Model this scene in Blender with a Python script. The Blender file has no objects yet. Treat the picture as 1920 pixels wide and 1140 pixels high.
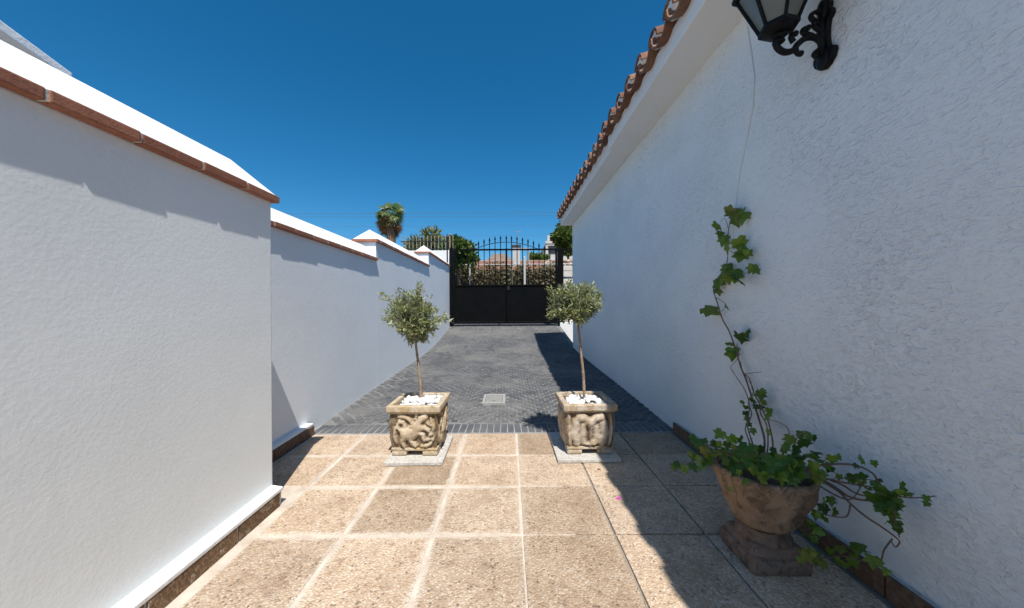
import bpy, bmesh, math, random
import numpy as np
from mathutils import Vector, Matrix, noise as mnoise

random.seed(7)
rng = np.random.default_rng(7)
S = bpy.context.scene
COL = S.collection
R = math.radians

# ------------------------------------------------------------------ camera
CAM_H = 1.05
F = 645.0                     # focal length in pixels of the 1920 px wide photograph
cam_d = bpy.data.cameras.new('camera')
cam_d.sensor_width = 36.0
cam_d.lens = F / 1920 * 36.0
cam_d.shift_x = 7 / 1920
cam_d.clip_start = 0.02
cam_d.clip_end = 9000
cam = bpy.data.objects.new('camera', cam_d)
cam.location = (0, 0, CAM_H)
cam.rotation_euler = (Matrix.Rotation(R(90), 3, 'X') @ Matrix.Rotation(R(-0.35), 3, 'Z')).to_euler()
COL.objects.link(cam)
S.camera = cam

# ------------------------------------------------------------------ sky and sun
SUN = Vector((0.148, -0.545, 1.0)).normalized()
elev = math.asin(SUN.z)
azim = math.atan2(SUN.x, SUN.y)
W = bpy.data.worlds.new('World')
S.world = W
W.use_nodes = True
wn = W.node_tree.nodes
wl = W.node_tree.links
sky = wn.new('ShaderNodeTexSky')
sky.sky_type = 'NISHITA'
sky.sun_disc = False
sky.sun_elevation = elev
sky.sun_rotation = azim
sky.altitude = 0
sky.air_density = 1.0
sky.dust_density = 0.3
sky.ozone_density = 10.0
hs = wn.new('ShaderNodeHueSaturation')      # the deep blue of a polarised summer sky, all over alike
hs.inputs['Saturation'].default_value = 1.22
hs.inputs['Hue'].default_value = 0.488
wl.new(sky.outputs[0], hs.inputs['Color'])
wl.new(hs.outputs[0], wn['Background'].inputs[0])
wn['Background'].inputs[1].default_value = 0.095

sd = bpy.data.lights.new('sun', 'SUN')
sd.energy = 5.0
sd.angle = R(0.53)
sd.color = (1.0, 0.95, 0.88)
sun = bpy.data.objects.new('sun', sd)
sun.rotation_euler = SUN.to_track_quat('Z', 'Y').to_euler()
sun.location = (3, -8, 20)
COL.objects.link(sun)

S.view_settings.view_transform = 'Standard'
S.view_settings.look = 'None'
S.view_settings.gamma = 1
S.view_settings.use_curve_mapping = False
S.view_settings.exposure = 0.35
S.cycles.max_bounces = 6
S.cycles.diffuse_bounces = 4

# ------------------------------------------------------------------ helpers
WL = {}          # world position of each object's origin


def P(px, py, Y):
    """point of the place at distance Y that stands at pixel (px, py) of the photograph"""
    return Vector(((px - 953) / F * Y, Y, CAM_H + (570 - py) / F * Y))


class MB:
    def __init__(self):
        self.v = []
        self.f = []
        self.bev = None

    def add(self, verts, faces):
        o = len(self.v)
        self.v.extend([tuple(p) for p in verts])
        self.f.extend([tuple(i + o for i in f) for f in faces])
        return self

    def box(self, x0, x1, y0, y1, z0, z1):
        return self.add([(x0, y0, z0), (x1, y0, z0), (x1, y1, z0), (x0, y1, z0),
                         (x0, y0, z1), (x1, y0, z1), (x1, y1, z1), (x0, y1, z1)],
                        [(0, 3, 2, 1), (4, 5, 6, 7), (0, 1, 5, 4), (1, 2, 6, 5), (2, 3, 7, 6), (3, 0, 4, 7)])

    def hexa(self, b, t):
        """box from four bottom and four top corners"""
        return self.add(list(b) + list(t),
                        [(0, 3, 2, 1), (4, 5, 6, 7), (0, 1, 5, 4), (1, 2, 6, 5), (2, 3, 7, 6), (3, 0, 4, 7)])

    def tube(self, pts, rad, n=8, cap=True):
        pts = [Vector(p) for p in pts]
        if not hasattr(rad, '__len__'):
            rad = [rad] * len(pts)
        rings = []
        up = None
        for i, p in enumerate(pts):
            d = (pts[min(i + 1, len(pts) - 1)] - pts[max(i - 1, 0)]).normalized()
            if up is None:
                a = Vector((0, 0, 1)) if abs(d.z) < .9 else Vector((1, 0, 0))
                up = (a - d * a.dot(d)).normalized()
            else:
                up = (up - d * up.dot(d))
                up = up.normalized() if up.length > 1e-6 else d.orthogonal().normalized()
            s = d.cross(up)
            rings.append([p + (up * math.cos(t) + s * math.sin(t)) * rad[i]
                          for t in [2 * math.pi * k / n for k in range(n)]])
        o = len(self.v)
        for r in rings:
            self.v.extend([tuple(q) for q in r])
        for i in range(len(rings) - 1):
            for k in range(n):
                a = o + i * n + k
                b = o + i * n + (k + 1) % n
                self.f.append((a, b, b + n, a + n))
        if cap:
            self.f.append(tuple(o + k for k in range(n))[::-1])
            self.f.append(tuple(o + (len(rings) - 1) * n + k for k in range(n)))
        return self

    def lathe(self, prof, n=24, c=(0, 0, 0), a0=0.0, cap=True, lob=0, lamp=0.0):
        o = len(self.v)
        for (r, z) in prof:
            for k in range(n):
                t = a0 + 2 * math.pi * k / n
                rr = r * (1 + (lamp * math.cos(lob * t) if lob else 0))
                self.v.append((c[0] + rr * math.cos(t), c[1] + rr * math.sin(t), c[2] + z))
        for i in range(len(prof) - 1):
            for k in range(n):
                a = o + i * n + k
                b = o + i * n + (k + 1) % n
                self.f.append((a, b, b + n, a + n))
        if cap:
            self.f.append(tuple(o + k for k in range(n))[::-1])
            self.f.append(tuple(o + (len(prof) - 1) * n + k for k in range(n)))
        return self

    def ball(self, c, r, n=8, m=6):
        prof = []
        rr = r if hasattr(r, '__len__') else (r, r, r)
        o = len(self.v)
        for i in range(m + 1):
            ph = -math.pi / 2 + math.pi * i / m
            for k in range(n):
                t = 2 * math.pi * k / n
                self.v.append((c[0] + rr[0] * math.cos(ph) * math.cos(t), c[1] + rr[1] * math.cos(ph) * math.sin(t),
                               c[2] + rr[2] * math.sin(ph)))
        for i in range(m):
            for k in range(n):
                a = o + i * n + k
                b = o + i * n + (k + 1) % n
                self.f.append((a, b, b + n, a + n))
        return self

    def extrude_x(self, outline, x0, x1):
        """closed outline of (y, z) extruded from x0 to x1"""
        n = len(outline)
        vs = [(x0, y, z) for (y, z) in outline] + [(x1, y, z) for (y, z) in outline]
        fs = [tuple(range(n))[::-1], tuple(range(n, 2 * n))]
        fs += [(i, (i + 1) % n, (i + 1) % n + n, i + n) for i in range(n)]
        return self.add(vs, fs)

    def mesh(self, name, mat, pivot=(0, 0, 0), bevel=0, segs=2, smooth=False, angle=None, fix=True):
        me = bpy.data.meshes.new(name)
        pv = Vector(pivot)
        me.from_pydata([tuple(Vector(p) - pv) for p in self.v], [], self.f)
        if bevel or fix:
            bm = bmesh.new()
            bm.from_mesh(me)
            if fix:
                bmesh.ops.recalc_face_normals(bm, faces=bm.faces)
            if bevel:
                es = [e for e in bm.edges if len(e.link_faces) == 2 and e.calc_face_angle() > R(25)]
                bmesh.ops.bevel(bm, geom=es, offset=bevel, segments=segs, affect='EDGES', profile=.6, clamp_overlap=True)
            bm.to_mesh(me)
            bm.free()
        if smooth:
            me.polygons.foreach_set('use_smooth', [True] * len(me.polygons))
            if angle:
                me.set_sharp_from_angle(angle=R(angle))
        if mat:
            me.materials.append(mat)
        return me


def tag(o, label=None, cat=None, group=None, kind=None):
    if label:
        o['label'] = label
    if cat:
        o['category'] = cat
    if group:
        o['group'] = group
    if kind:
        o['kind'] = kind
    return o


def link(name, me, w=(0, 0, 0), parent=None, rot=None):
    o = bpy.data.objects.new(name, me)
    COL.objects.link(o)
    w = Vector(w)
    WL[o] = w
    if parent is not None:
        o.parent = parent
        o.location = w - WL[parent]
    else:
        o.location = w
    if rot is not None:
        o.rotation_euler = rot
    return o


def thing(name, label, cat, loc=(0, 0, 0), group=None):
    o = link(name, None, loc)
    o.empty_display_size = .1
    return tag(o, label, cat, group)


def part(name, mb, mat, parent=None, pivot=None, **kw):
    if pivot is None:
        pivot = WL[parent] if parent is not None else (0, 0, 0)
    return link(name, mb.mesh(name, mat, pivot, **kw), pivot, parent)


# ------------------------------------------------------------------ materials
def nt(name):
    m = bpy.data.materials.new(name)
    m.use_nodes = True
    t = m.node_tree
    b = t.nodes['Principled BSDF']
    return m, t, b


def pos(t, scale=(1, 1, 1), obj=False):
    if obj:
        g = t.nodes.new('ShaderNodeTexCoord').outputs['Object']
    else:
        g = t.nodes.new('ShaderNodeNewGeometry').outputs['Position']
    mp = t.nodes.new('ShaderNodeMapping')
    mp.inputs['Scale'].default_value = scale
    t.links.new(g, mp.inputs[0])
    return mp.outputs[0]


def noise(t, vec, scale, detail=4, rough=.55, dist=0.0):
    n = t.nodes.new('ShaderNodeTexNoise')
    n.inputs['Scale'].default_value = scale
    n.inputs['Detail'].default_value = detail
    n.inputs['Roughness'].default_value = rough
    n.inputs['Distortion'].default_value = dist
    t.links.new(vec, n.inputs['Vector'])
    return n.outputs['Fac']


def voro(t, vec, scale, feature='F1', rnd=1.0):
    n = t.nodes.new('ShaderNodeTexVoronoi')
    n.feature = feature
    n.inputs['Scale'].default_value = scale
    n.inputs['Randomness'].default_value = rnd
    t.links.new(vec, n.inputs['Vector'])
    return n


def ramp(t, fac, stops, interp='LINEAR'):
    r = t.nodes.new('ShaderNodeValToRGB')
    r.color_ramp.interpolation = interp
    els = r.color_ramp.elements
    while len(els) < len(stops):
        els.new(.5)
    for e, (p, c) in zip(els, stops):
        e.position = p
        if not hasattr(c, '__len__'):
            c = (c, c, c)
        e.color = (*c, 1)
    t.links.new(fac, r.inputs[0])
    return r.outputs[0]


def mix(t, fac, a, b, mode='MIX'):
    m = t.nodes.new('ShaderNodeMix')
    m.data_type = 'RGBA'
    m.blend_type = mode
    for sock, val in ((m.inputs[0], fac), (m.inputs[6], a), (m.inputs[7], b)):
        if isinstance(val, (int, float)):
            sock.default_value = val
        elif isinstance(val, tuple):
            sock.default_value = (*val, 1)
        else:
            t.links.new(val, sock)
    return m.outputs[2]


def math_(t, op, a, b=None, clamp=False):
    m = t.nodes.new('ShaderNodeMath')
    m.operation = op
    m.use_clamp = clamp
    for sock, val in ((m.inputs[0], a), (m.inputs[1], b)):
        if val is None:
            continue
        if isinstance(val, (int, float)):
            sock.default_value = val
        else:
            t.links.new(val, sock)
    return m.outputs[0]


def bump(t, b, h, dist=.01, strength=1.0, prev=None):
    n = t.nodes.new('ShaderNodeBump')
    n.inputs['Strength'].default_value = strength
    n.inputs['Distance'].default_value = dist
    t.links.new(h, n.inputs['Height'])
    if prev is not None:
        t.links.new(prev, n.inputs['Normal'])
    t.links.new(n.outputs[0], b.inputs['Normal'])
    return n.outputs[0]


def setc(t, b, c):
    if isinstance(c, tuple):
        b.inputs['Base Color'].default_value = (*c, 1)
    else:
        t.links.new(c, b.inputs['Base Color'])


def simple(name, c, rough=.8, c2=None, scale=8, bscale=None, bdist=.003, metallic=0, spec=.5, lo=.35, hi=.65):
    m, t, b = nt(name)
    p = pos(t)
    if c2:
        setc(t, b, ramp(t, noise(t, p, scale, 5, .6), [(lo, c), (hi, c2)]))
    else:
        setc(t, b, c)
    b.inputs['Roughness'].default_value = rough
    b.inputs['Metallic'].default_value = metallic
    b.inputs['Specular IOR Level'].default_value = spec
    if bscale:
        bump(t, b, noise(t, p, bscale, 5, .6), bdist)
    return m


def stucco(name, c=(.80, .80, .79), dirt=(.66, .66, .64), s1=55, d1=.004, s2=9, d2=.006, stretch=(1, 1, 1), rough=False):
    m, t, b = nt(name)
    p = pos(t)
    ps = pos(t, stretch)
    # faint stains and repainted patches
    n1 = noise(t, p, 1.3, 5, .6)
    n2 = noise(t, pos(t, (7, 7, .8)), 1.0, 5, .65)
    c1 = ramp(t, n1, [(.35, dirt), (.55, c)])
    cc = mix(t, .30, c, c1)
    cc = mix(t, ramp(t, n2, [(.60, 0.0), (.80, .28)]), cc, dirt)
    setc(t, b, cc)
    b.inputs['Roughness'].default_value = .92
    b.inputs['Specular IOR Level'].default_value = .25
    h1 = noise(t, ps, s1, 3, .55, .6)
    h2 = noise(t, p, s2, 2, .5)
    v = voro(t, ps, s1 * .55, 'F1').outputs['Distance']
    h = math_(t, 'ADD', h1, math_(t, 'MULTIPLY', v, .7))
    if rough:      # roughcast: flat trowelled face broken by pits and nubs of uneven size
        ha = ramp(t, noise(t, ps, s1, 3, .6, .3), [(.36, 0.0), (.50, .62), (.66, .70), (.78, 1.0)])
        hb = ramp(t, noise(t, ps, s1 * .42, 3, .6, .5), [(.34, 0.0), (.46, 1.0)])
        patch = ramp(t, noise(t, p, 1.7, 3), [(.35, .35), (.65, 1.0)])
        h = math_(t, 'MULTIPLY', math_(t, 'ADD', math_(t, 'MULTIPLY', ha, .6), math_(t, 'MULTIPLY', hb, .6)), patch)
    n = bump(t, b, h2, d2)
    bump(t, b, h, d1, 1.0, n)
    return m


M = {}
M['wall_left'] = stucco('white_stucco_fine', c=(.785, .822, .83), dirt=(.66, .685, .685), s1=115, d1=.00036, s2=7, d2=.0006)
M['wall_rear'] = stucco('white_stucco_smooth', c=(.79, .825, .85), dirt=(.69, .715, .735), s1=40, d1=.0005, s2=4.5, d2=.0016)
M['wall_house'] = stucco('white_stucco_rough', c=(.775, .812, .82), dirt=(.67, .695, .70), s1=85, d1=.0058, s2=10, d2=.003,
                         stretch=(1, .75, 1.3), rough=True)
M['plaster'] = stucco('white_plaster_smooth', c=(.80, .795, .775), dirt=(.66, .645, .61), s1=40, d1=.0012, s2=5, d2=.004)
M['cap'] = stucco('white_limewash', c=(.76, .77, .77), dirt=(.62, .62, .60), s1=60, d1=.0015, s2=7, d2=.004)


def pebble_mat(name, cols, mortar, smear=True, base_dark=1.0, vs=85):
    m, t, b = nt(name)
    p = pos(t)
    v = voro(t, p, vs)
    sep = t.nodes.new('ShaderNodeSeparateColor')
    t.links.new(v.outputs['Color'], sep.inputs[0])
    peb = ramp(t, sep.outputs[0], cols, 'CONSTANT')
    vb = voro(t, p, vs * .42)
    sep2 = t.nodes.new('ShaderNodeSeparateColor')
    t.links.new(vb.outputs['Color'], sep2.inputs[0])
    peb = mix(t, ramp(t, sep2.outputs[1], [(.84, 0), (.86, .55)]), peb, mix(t, sep2.outputs[2], (.22, .14, .10), (.62, .56, .47)))
    # cement between the pebbles
    edge = ramp(t, v.outputs['Distance'], [(.38, 0.0), (.62, .75)])
    cc = mix(t, edge, peb, (.40, .32, .24) if smear else (.17, .115, .07))
    # each slab has its own tone
    oi = t.nodes.new('ShaderNodeObjectInfo')
    tone = ramp(t, oi.outputs['Random'], [(.0, (.80, .74, .67)), (.3, (1.0, .96, .93)), (.65, (1.16, 1.12, 1.08)), (1.0, (1.10, 1.02, .95))])
    cc = mix(t, 1.0, cc, tone, 'MULTIPLY')
    cl = noise(t, p, 4.2, 6, .7)
    cc = mix(t, ramp(t, cl, [(.36, .62), (.60, 0.0)]), cc, mix(t, 1.0, cc, (.66, .60, .55), 'MULTIPLY'))
    if smear:
        # grout smeared over the slab's rim, of its own ragged shape
        o = t.nodes.new('ShaderNodeTexCoord')
        sx = t.nodes.new('ShaderNodeSeparateXYZ')
        t.links.new(o.outputs['Object'], sx.inputs[0])
        ax = math_(t, 'ABSOLUTE', sx.outputs[0])
        ay = math_(t, 'ABSOLUTE', sx.outputs[1])
        e = math_(t, 'MAXIMUM', ax, ay)
        e = math_(t, 'ADD', e, math_(t, 'MULTIPLY', math_(t, 'SUBTRACT', noise(t, p, 14, 5, .7), .5), .055))
        left = t.nodes.new('ShaderNodeSeparateXYZ')
        t.links.new(p, left.inputs[0])
        lf = ramp(t, math_(t, 'ADD', math_(t, 'MULTIPLY', left.outputs[0], -.5), .5), [(.42, .10), (.68, 1.0)])
        k = ramp(t, e, [(.176, 0.0), (.192, .80)])
        cc = mix(t, math_(t, 'MULTIPLY', k, lf), cc, mortar)
    setc(t, b, cc)
    b.inputs['Roughness'].default_value = .8
    b.inputs['Specular IOR Level'].default_value = .3
    h = ramp(t, v.outputs['Distance'], [(.1, 1.0), (.65, 0.0)])
    n = bump(t, b, noise(t, p, 6, 3), .004)
    bump(t, b, h, .0035, .9, n)
    return m


M['paving'] = pebble_mat('washed_pebble_slab', [(0, (.43, .335, .24)), (.20, (.53, .435, .325)), (.40, (.48, .38, .28)),
                                                (.56, (.59, .51, .405)), (.76, (.36, .265, .19)), (.85, (.55, .50, .43)),
                                                (.95, (.22, .17, .135))],
                         (.56, .485, .40), vs=104)
M['skirt_pebble'] = pebble_mat('brown_pebble_skirting', [(0, (.12, .072, .04)), (.3, (.22, .14, .078)), (.55, (.15, .09, .05)),
                                                         (.75, (.32, .22, .13)), (.92, (.09, .052, .03))], (.3, .25, .2),
                               smear=False, vs=120)
M['mortar'] = simple('pale_grout', (.44, .37, .30), .95, (.60, .525, .44), 9, 60, .003)
M['mortar_grey'] = simple('grey_grout', (.38, .35, .31), .95, (.66, .63, .58), 30, 70, .003)
M['joint_dark'] = simple('dirty_joint', (.20, .175, .145), .95, (.29, .255, .21), 20, 60, .003)
M['skirt_brown'] = simple('brown_clay_skirting', (.10, .058, .036), .85, (.19, .115, .075), 45, 80, .004)


def brick_mat():
    m, t, b = nt('terracotta_coping')
    p = pos(t)
    oi = t.nodes.new('ShaderNodeObjectInfo')
    base = ramp(t, oi.outputs['Random'], [(0, (.27, .105, .06)), (.5, (.34, .14, .08)), (1, (.40, .18, .105))])
    n1 = noise(t, p, 38, 6, .7)
    cc = mix(t, ramp(t, n1, [(.42, 0), (.66, .55)]), base, (.20, .075, .045))
    n2 = noise(t, p, 22, 6, .75)
    cc = mix(t, ramp(t, n2, [(.64, 0), (.72, .7)]), cc, (.62, .52, .44))
    setc(t, b, cc)
    b.inputs['Roughness'].default_value = .88
    bump(t, b, noise(t, p, 120, 4, .7), .0018)
    return m


M['brick'] = brick_mat()


def tile_mat():
    m, t, b = nt('clay_roof_tile')
    p = pos(t)
    oi = t.nodes.new('ShaderNodeObjectInfo')
    base = ramp(t, oi.outputs['Random'], [(0, (.15, .07, .042)), (.4, (.23, .098, .056)), (.75, (.28, .145, .085)), (1, (.20, .12, .075))])
    n1 = noise(t, p, 22, 6, .7)
    cc = mix(t, ramp(t, n1, [(.40, 0), (.66, .7)]), base, (.10, .055, .035))
    n2 = noise(t, p, 16, 5, .7)
    cc = mix(t, ramp(t, n2, [(.62, 0), (.70, .5)]), cc, (.50, .44, .36))
    setc(t, b, cc)
    b.inputs['Roughness'].default_value = .9
    bump(t, b, n1, .003)
    return m


M['tile'] = tile_mat()


def cobble_mat():
    m, t, b = nt('dark_grey_cobble')
    p = pos(t)
    at = t.nodes.new('ShaderNodeAttribute')
    at.attribute_name = 'tone'
    base = ramp(t, at.outputs['Fac'], [(0, (.058, .061, .066)), (.5, (.095, .097, .10)), (1, (.14, .14, .138))])
    n1 = noise(t, p, 1.1, 5, .65)
    cc = mix(t, ramp(t, n1, [(.44, 0), (.62, .75)]), base, (.17, .167, .16))
    n2 = noise(t, p, 55, 5, .7)
    cc = mix(t, ramp(t, n2, [(.5, 0), (.75, .5)]), cc, (.06, .062, .066))
    n3 = noise(t, p, .55, 3, .6)
    cc = mix(t, ramp(t, n3, [(.40, .55), (.56, 0)]), cc, (.065, .07, .078))
    setc(t, b, cc)
    b.inputs['Roughness'].default_value = .75
    b.inputs['Specular IOR Level'].default_value = .35
    bump(t, b, n2, .003)
    return m


M['cobble'] = cobble_mat()
M['drive_bed'] = simple('grey_cement_joint', (.13, .13, .128), .95, (.20, .198, .19), 5, 60, .003)
M['edge_mortar'] = simple('pale_cement', (.22, .22, .21), .95, (.30, .295, .28), 6, 60, .003)
M['sett'] = simple('charcoal_sett', (.055, .06, .07), .8, (.13, .13, .13), 2.5, 60, .003)
M['metal'] = simple('black_painted_iron', (.006, .007, .008), .42, (.012, .012, .012), 40, 90, .0004, spec=.5)
M['gate_paint'] = simple('black_gate_paint', (.0028, .0034, .004), .5, (.0045, .005, .0055), 6, 30, .0006, spec=.08)
M['lamp_iron'] = simple('cast_black_iron', (.003, .003, .0035), .5, (.007, .007, .007), 60, 120, .002, spec=.2)
M['rust'] = simple('rusty_pole', (.20, .12, .07), .8, (.32, .24, .17), 20)
M['rail_grey'] = simple('weathered_rail', (.22, .22, .20), .6, (.32, .31, .28), 20)
M['galv'] = simple('galvanised_post', (.52, .52, .50), .55, (.62, .62, .60), 20, metallic=.2)
M['cover_frame'] = simple('grey_cover_frame', (.27, .265, .25), .8, (.35, .34, .32), 30)
M['plate'] = simple('pale_drain_cover', (.20, .195, .18), .8, (.27, .265, .25), 30, 60, .002)
M['slab_grey'] = simple('pale_terrazzo_slab', (.38, .36, .33), .85, (.52, .50, .46), 70, 90, .002, lo=.42, hi=.58)
M['pebble'] = simple('white_marble_pebble', (.68, .67, .64), .7, (.80, .79, .77), 30, 80, .002)
M['soil'] = simple('dark_soil', (.045, .032, .022), .95, (.09, .065, .045), 30, 60, .006)
M['petal'] = simple('magenta_petal', (.55, .05, .42), .6)
M['dryleaf'] = simple('dry_leaf', (.12, .06, .03), .8)
M['cable'] = simple('painted_cable', (.74, .77, .78), .6)
M['wire'] = simple('power_cable', (.10, .12, .14), .7)
M['antenna'] = simple('aluminium', (.5, .5, .5), .4, metallic=.6)
M['blue'] = simple('blue_plastic', (.01, .30, .62), .4)


def stone_mat(name, a, bcol, lich, dark, amt=.6):
    m, t, b = nt(name)
    p = pos(t)
    n1 = noise(t, p, 9, 6, .65)
    cc = ramp(t, n1, [(.36, a), (.62, bcol)])
    n2 = noise(t, pos(t, (1, 1, .6)), 14, 6, .7, .8)
    cc = mix(t, ramp(t, n2, [(.52, 0), (.62, amt)]), cc, lich)
    # darker colour in the hollows of the relief
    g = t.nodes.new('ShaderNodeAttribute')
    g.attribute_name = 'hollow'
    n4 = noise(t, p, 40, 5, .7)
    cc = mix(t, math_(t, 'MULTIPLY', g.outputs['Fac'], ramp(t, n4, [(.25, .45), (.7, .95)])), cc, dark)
    n3 = noise(t, p, 22, 6, .75)
    cc = mix(t, ramp(t, n3, [(.55, 0), (.68, .75)]), cc, dark)
    setc(t, b, cc)
    b.inputs['Roughness'].default_value = .93
    b.inputs['Specular IOR Level'].default_value = .2
    n = bump(t, b, noise(t, p, 32, 6, .75), .013)
    bump(t, b, noise(t, p, 150, 4, .7), .004, 1, n)
    return m


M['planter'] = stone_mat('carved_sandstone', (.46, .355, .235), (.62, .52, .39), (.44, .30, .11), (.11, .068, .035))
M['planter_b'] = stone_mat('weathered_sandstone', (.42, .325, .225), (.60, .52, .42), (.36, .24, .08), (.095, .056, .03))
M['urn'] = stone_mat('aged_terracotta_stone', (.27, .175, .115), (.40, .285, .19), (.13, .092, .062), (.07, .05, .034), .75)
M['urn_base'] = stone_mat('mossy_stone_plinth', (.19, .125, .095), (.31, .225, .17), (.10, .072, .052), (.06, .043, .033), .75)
M['rubble'] = stone_mat('pale_rubble', (.42, .31, .24), (.58, .46, .37), (.5, .38, .28), (.20, .15, .11))
M['block'] = simple('pale_block', (.55, .52, .47), .9, (.70, .67, .61), 12, 30, .006)
M['roof_far'] = simple('far_roof_tile', (.17, .068, .042), .9, (.26, .125, .08), 5)
M['roof_pale'] = simple('pale_roof_tile', (.22, .155, .12), .9, (.31, .24, .19), 5)
M['far_white'] = simple('far_white_wall', (.46, .43, .39), .9, (.55, .52, .48), 1)
M['far_dark'] = simple('far_dark_opening', (.03, .03, .035), .3)
M['capdark'] = simple('dark_chimney_cap', (.05, .045, .045), .7)


def leaf_mat(name, c1, c2, c3, trans=.25, rough=.5, scale=6, back=None):
    m, t, b = nt(name)
    p = pos(t)
    a = t.nodes.new('ShaderNodeAttribute')
    a.attribute_name = 'tone'
    oi = t.nodes.new('ShaderNodeObjectInfo')
    k = math_(t, 'FRACT', math_(t, 'ADD', a.outputs['Fac'], oi.outputs['Random']))
    cc = ramp(t, k, [(0, c1), (.5, c2), (1, c3)])
    cc = mix(t, ramp(t, noise(t, p, scale, 3), [(.4, 0), (.7, .35)]), cc, tuple(x * .6 for x in c1))
    if back:
        g = t.nodes.new('ShaderNodeNewGeometry')
        cc = mix(t, g.outputs['Backfacing'], cc, back)
    setc(t, b, cc)
    b.inputs['Roughness'].default_value = rough
    b.inputs['Specular IOR Level'].default_value = .4
    tr = t.nodes.new('ShaderNodeBsdfTranslucent')
    t.links.new(cc if not isinstance(cc, tuple) else None, tr.inputs[0])
    ms = t.nodes.new('ShaderNodeMixShader')
    ms.inputs[0].default_value = trans
    t.links.new(b.outputs[0], ms.inputs[1])
    t.links.new(tr.outputs[0], ms.inputs[2])
    t.links.new(ms.outputs[0], t.nodes['Material Output'].inputs[0])
    return m


M['olive'] = leaf_mat('olive_leaf', (.13, .165, .045), (.21, .245, .08), (.315, .33, .125), .24, .45, back=(.33, .36, .22))
M['olive_bark'] = simple('olive_bark', (.20, .14, .09), .9, (.34, .26, .18), 30, 60, .004)
M['ivy'] = leaf_mat('ivy_leaf', (.036, .092, .010), (.078, .175, .018), (.16, .28, .030), .3, .35, 20)
M['ivy_young'] = leaf_mat('young_ivy_leaf', (.10, .17, .016), (.18, .27, .026), (.18, .19, .036), .35, .42, 20)
M['ivy_stem'] = simple('ivy_stem', (.11, .065, .045), .8, (.20, .13, .09), 30)
M['palm'] = leaf_mat('palm_frond', (.05, .095, .018), (.10, .15, .032), (.20, .22, .07), .25, .4, 2)
M['palm_dead'] = leaf_mat('dead_frond', (.22, .125, .06), (.33, .21, .11), (.26, .16, .08), .15, .8, 2)
M['palm_trunk'] = simple('palm_trunk', (.14, .085, .05), .95, (.24, .16, .10), 8, 20, .03)
M['tree_a'] = leaf_mat('green_foliage', (.055, .10, .018), (.095, .16, .03), (.17, .22, .05), .3, .5, 1.5)
M['tree_b'] = leaf_mat('yellowish_foliage', (.085, .115, .03), (.16, .175, .05), (.27, .25, .10), .3, .5, 1.5)
M['hedge_core'] = simple('hedge_twigs', (.10, .09, .045), .9, (.18, .15, .08), 6)
M['hedge'] = leaf_mat('dry_hedge_foliage', (.09, .095, .035), (.155, .145, .06), (.23, .18, .10), .25, .6, 1.2)
M['hedge_dry'] = leaf_mat('dry_creeper', (.21, .145, .095), (.28, .21, .14), (.18, .14, .08), .2, .7, 1.2)


def glass_mat():
    m, t, b = nt('frosted_lantern_glass')
    setc(t, b, (.20, .20, .16))
    b.inputs['Roughness'].default_value = .35
    b.inputs['Transmission Weight'].default_value = .25
    return m


M['glass'] = glass_mat()

# ------------------------------------------------------------------ ground levels
PROF = [(-60, 0), (2.8, 0), (3.5, .022), (4.3, .042), (5.2, .056), (6.1, .075), (6.8, .098), (7.4, .135), (7.9, .185), (8.5, .262),
        (9.2, .365), (9.8, .445), (10.6, .47), (40, .5), (9000, .5)]


def zp(y):
    for (a, za), (b, zb) in zip(PROF, PROF[1:]):
        if y <= b:
            return za + (zb - za) * (y - a) / (b - a)
    return .5


# ground: one sheet to the horizon
mb = MB()
xs = [-5000, -1500, -400, -100, -30, -10, -4, -2, 0, 1.39, 1.45, 4, 10, 30, 100, 400, 1500, 5000]
ys = [-3000, -600, -100, -30, -10, 0, 2.8, 4.3, 6.1, 7.4, 7.9, 8.5, 9.2, 9.74, 9.80, 10.6, 13, 18, 30, 60, 150, 500, 1500, 4500]
for y in ys:
    for x in xs:
        mb.v.append((x, y, -.32 if (x > 1.42 and 6 < y < 9.78) else zp(y) - .06))
nx = len(xs)
for j in range(len(ys) - 1):
    for i in range(nx - 1):
        a = j * nx + i
        mb.f.append((a, a + 1, a + 1 + nx, a + nx))
M['ground'] = simple('dry_earth', (.22, .17, .12), .95, (.32, .26, .19), .8, 8, .02)
tag(part('ground', mb, M['ground'], fix=False), kind='structure')

# distant hills
mb = MB()
for i in range(61):
    a = -1500 + 3000 * i / 60
    for (dy, k) in ((0, 0), (250, .75), (500, 1.0), (800, .5), (1200, 0)):
        h = (330 + 60 * mnoise.noise(Vector((a / 500, 3.1, 0))) + 26 * mnoise.noise(Vector((a / 130, 9.1, dy / 300)))) * k
        mb.v.append((a, 2300 + dy, h - 1))
for i in range(60):
    for j in range(4):
        a = i * 5 + j
        mb.f.append((a, a + 5, a + 6, a + 1))
M['hill'] = simple('scrub_hillside', (.06, .085, .09), .95, (.10, .12, .115), .012)  # bluish tint in the scrub colour stands in for distance haze
tag(part('hills', mb, M['hill'], smooth=True), kind='structure')

# street beyond the gate
mb = MB()
n = 12
for i in range(n + 1):
    x = -40 + 80 * i / n
    mb.v += [(x, 9.95, zp(9.95) - .02), (x, 13.6, zp(13.6) - .02)]
mb.f = [(2 * i, 2 * i + 2, 2 * i + 3, 2 * i + 1) for i in range(n)]
M['asphalt'] = simple('street_asphalt', (.06, .06, .062), .9, (.09, .09, .09), 3, 80, .003)
tag(part('street', mb, M['asphalt'], fix=False), kind='structure')

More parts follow.
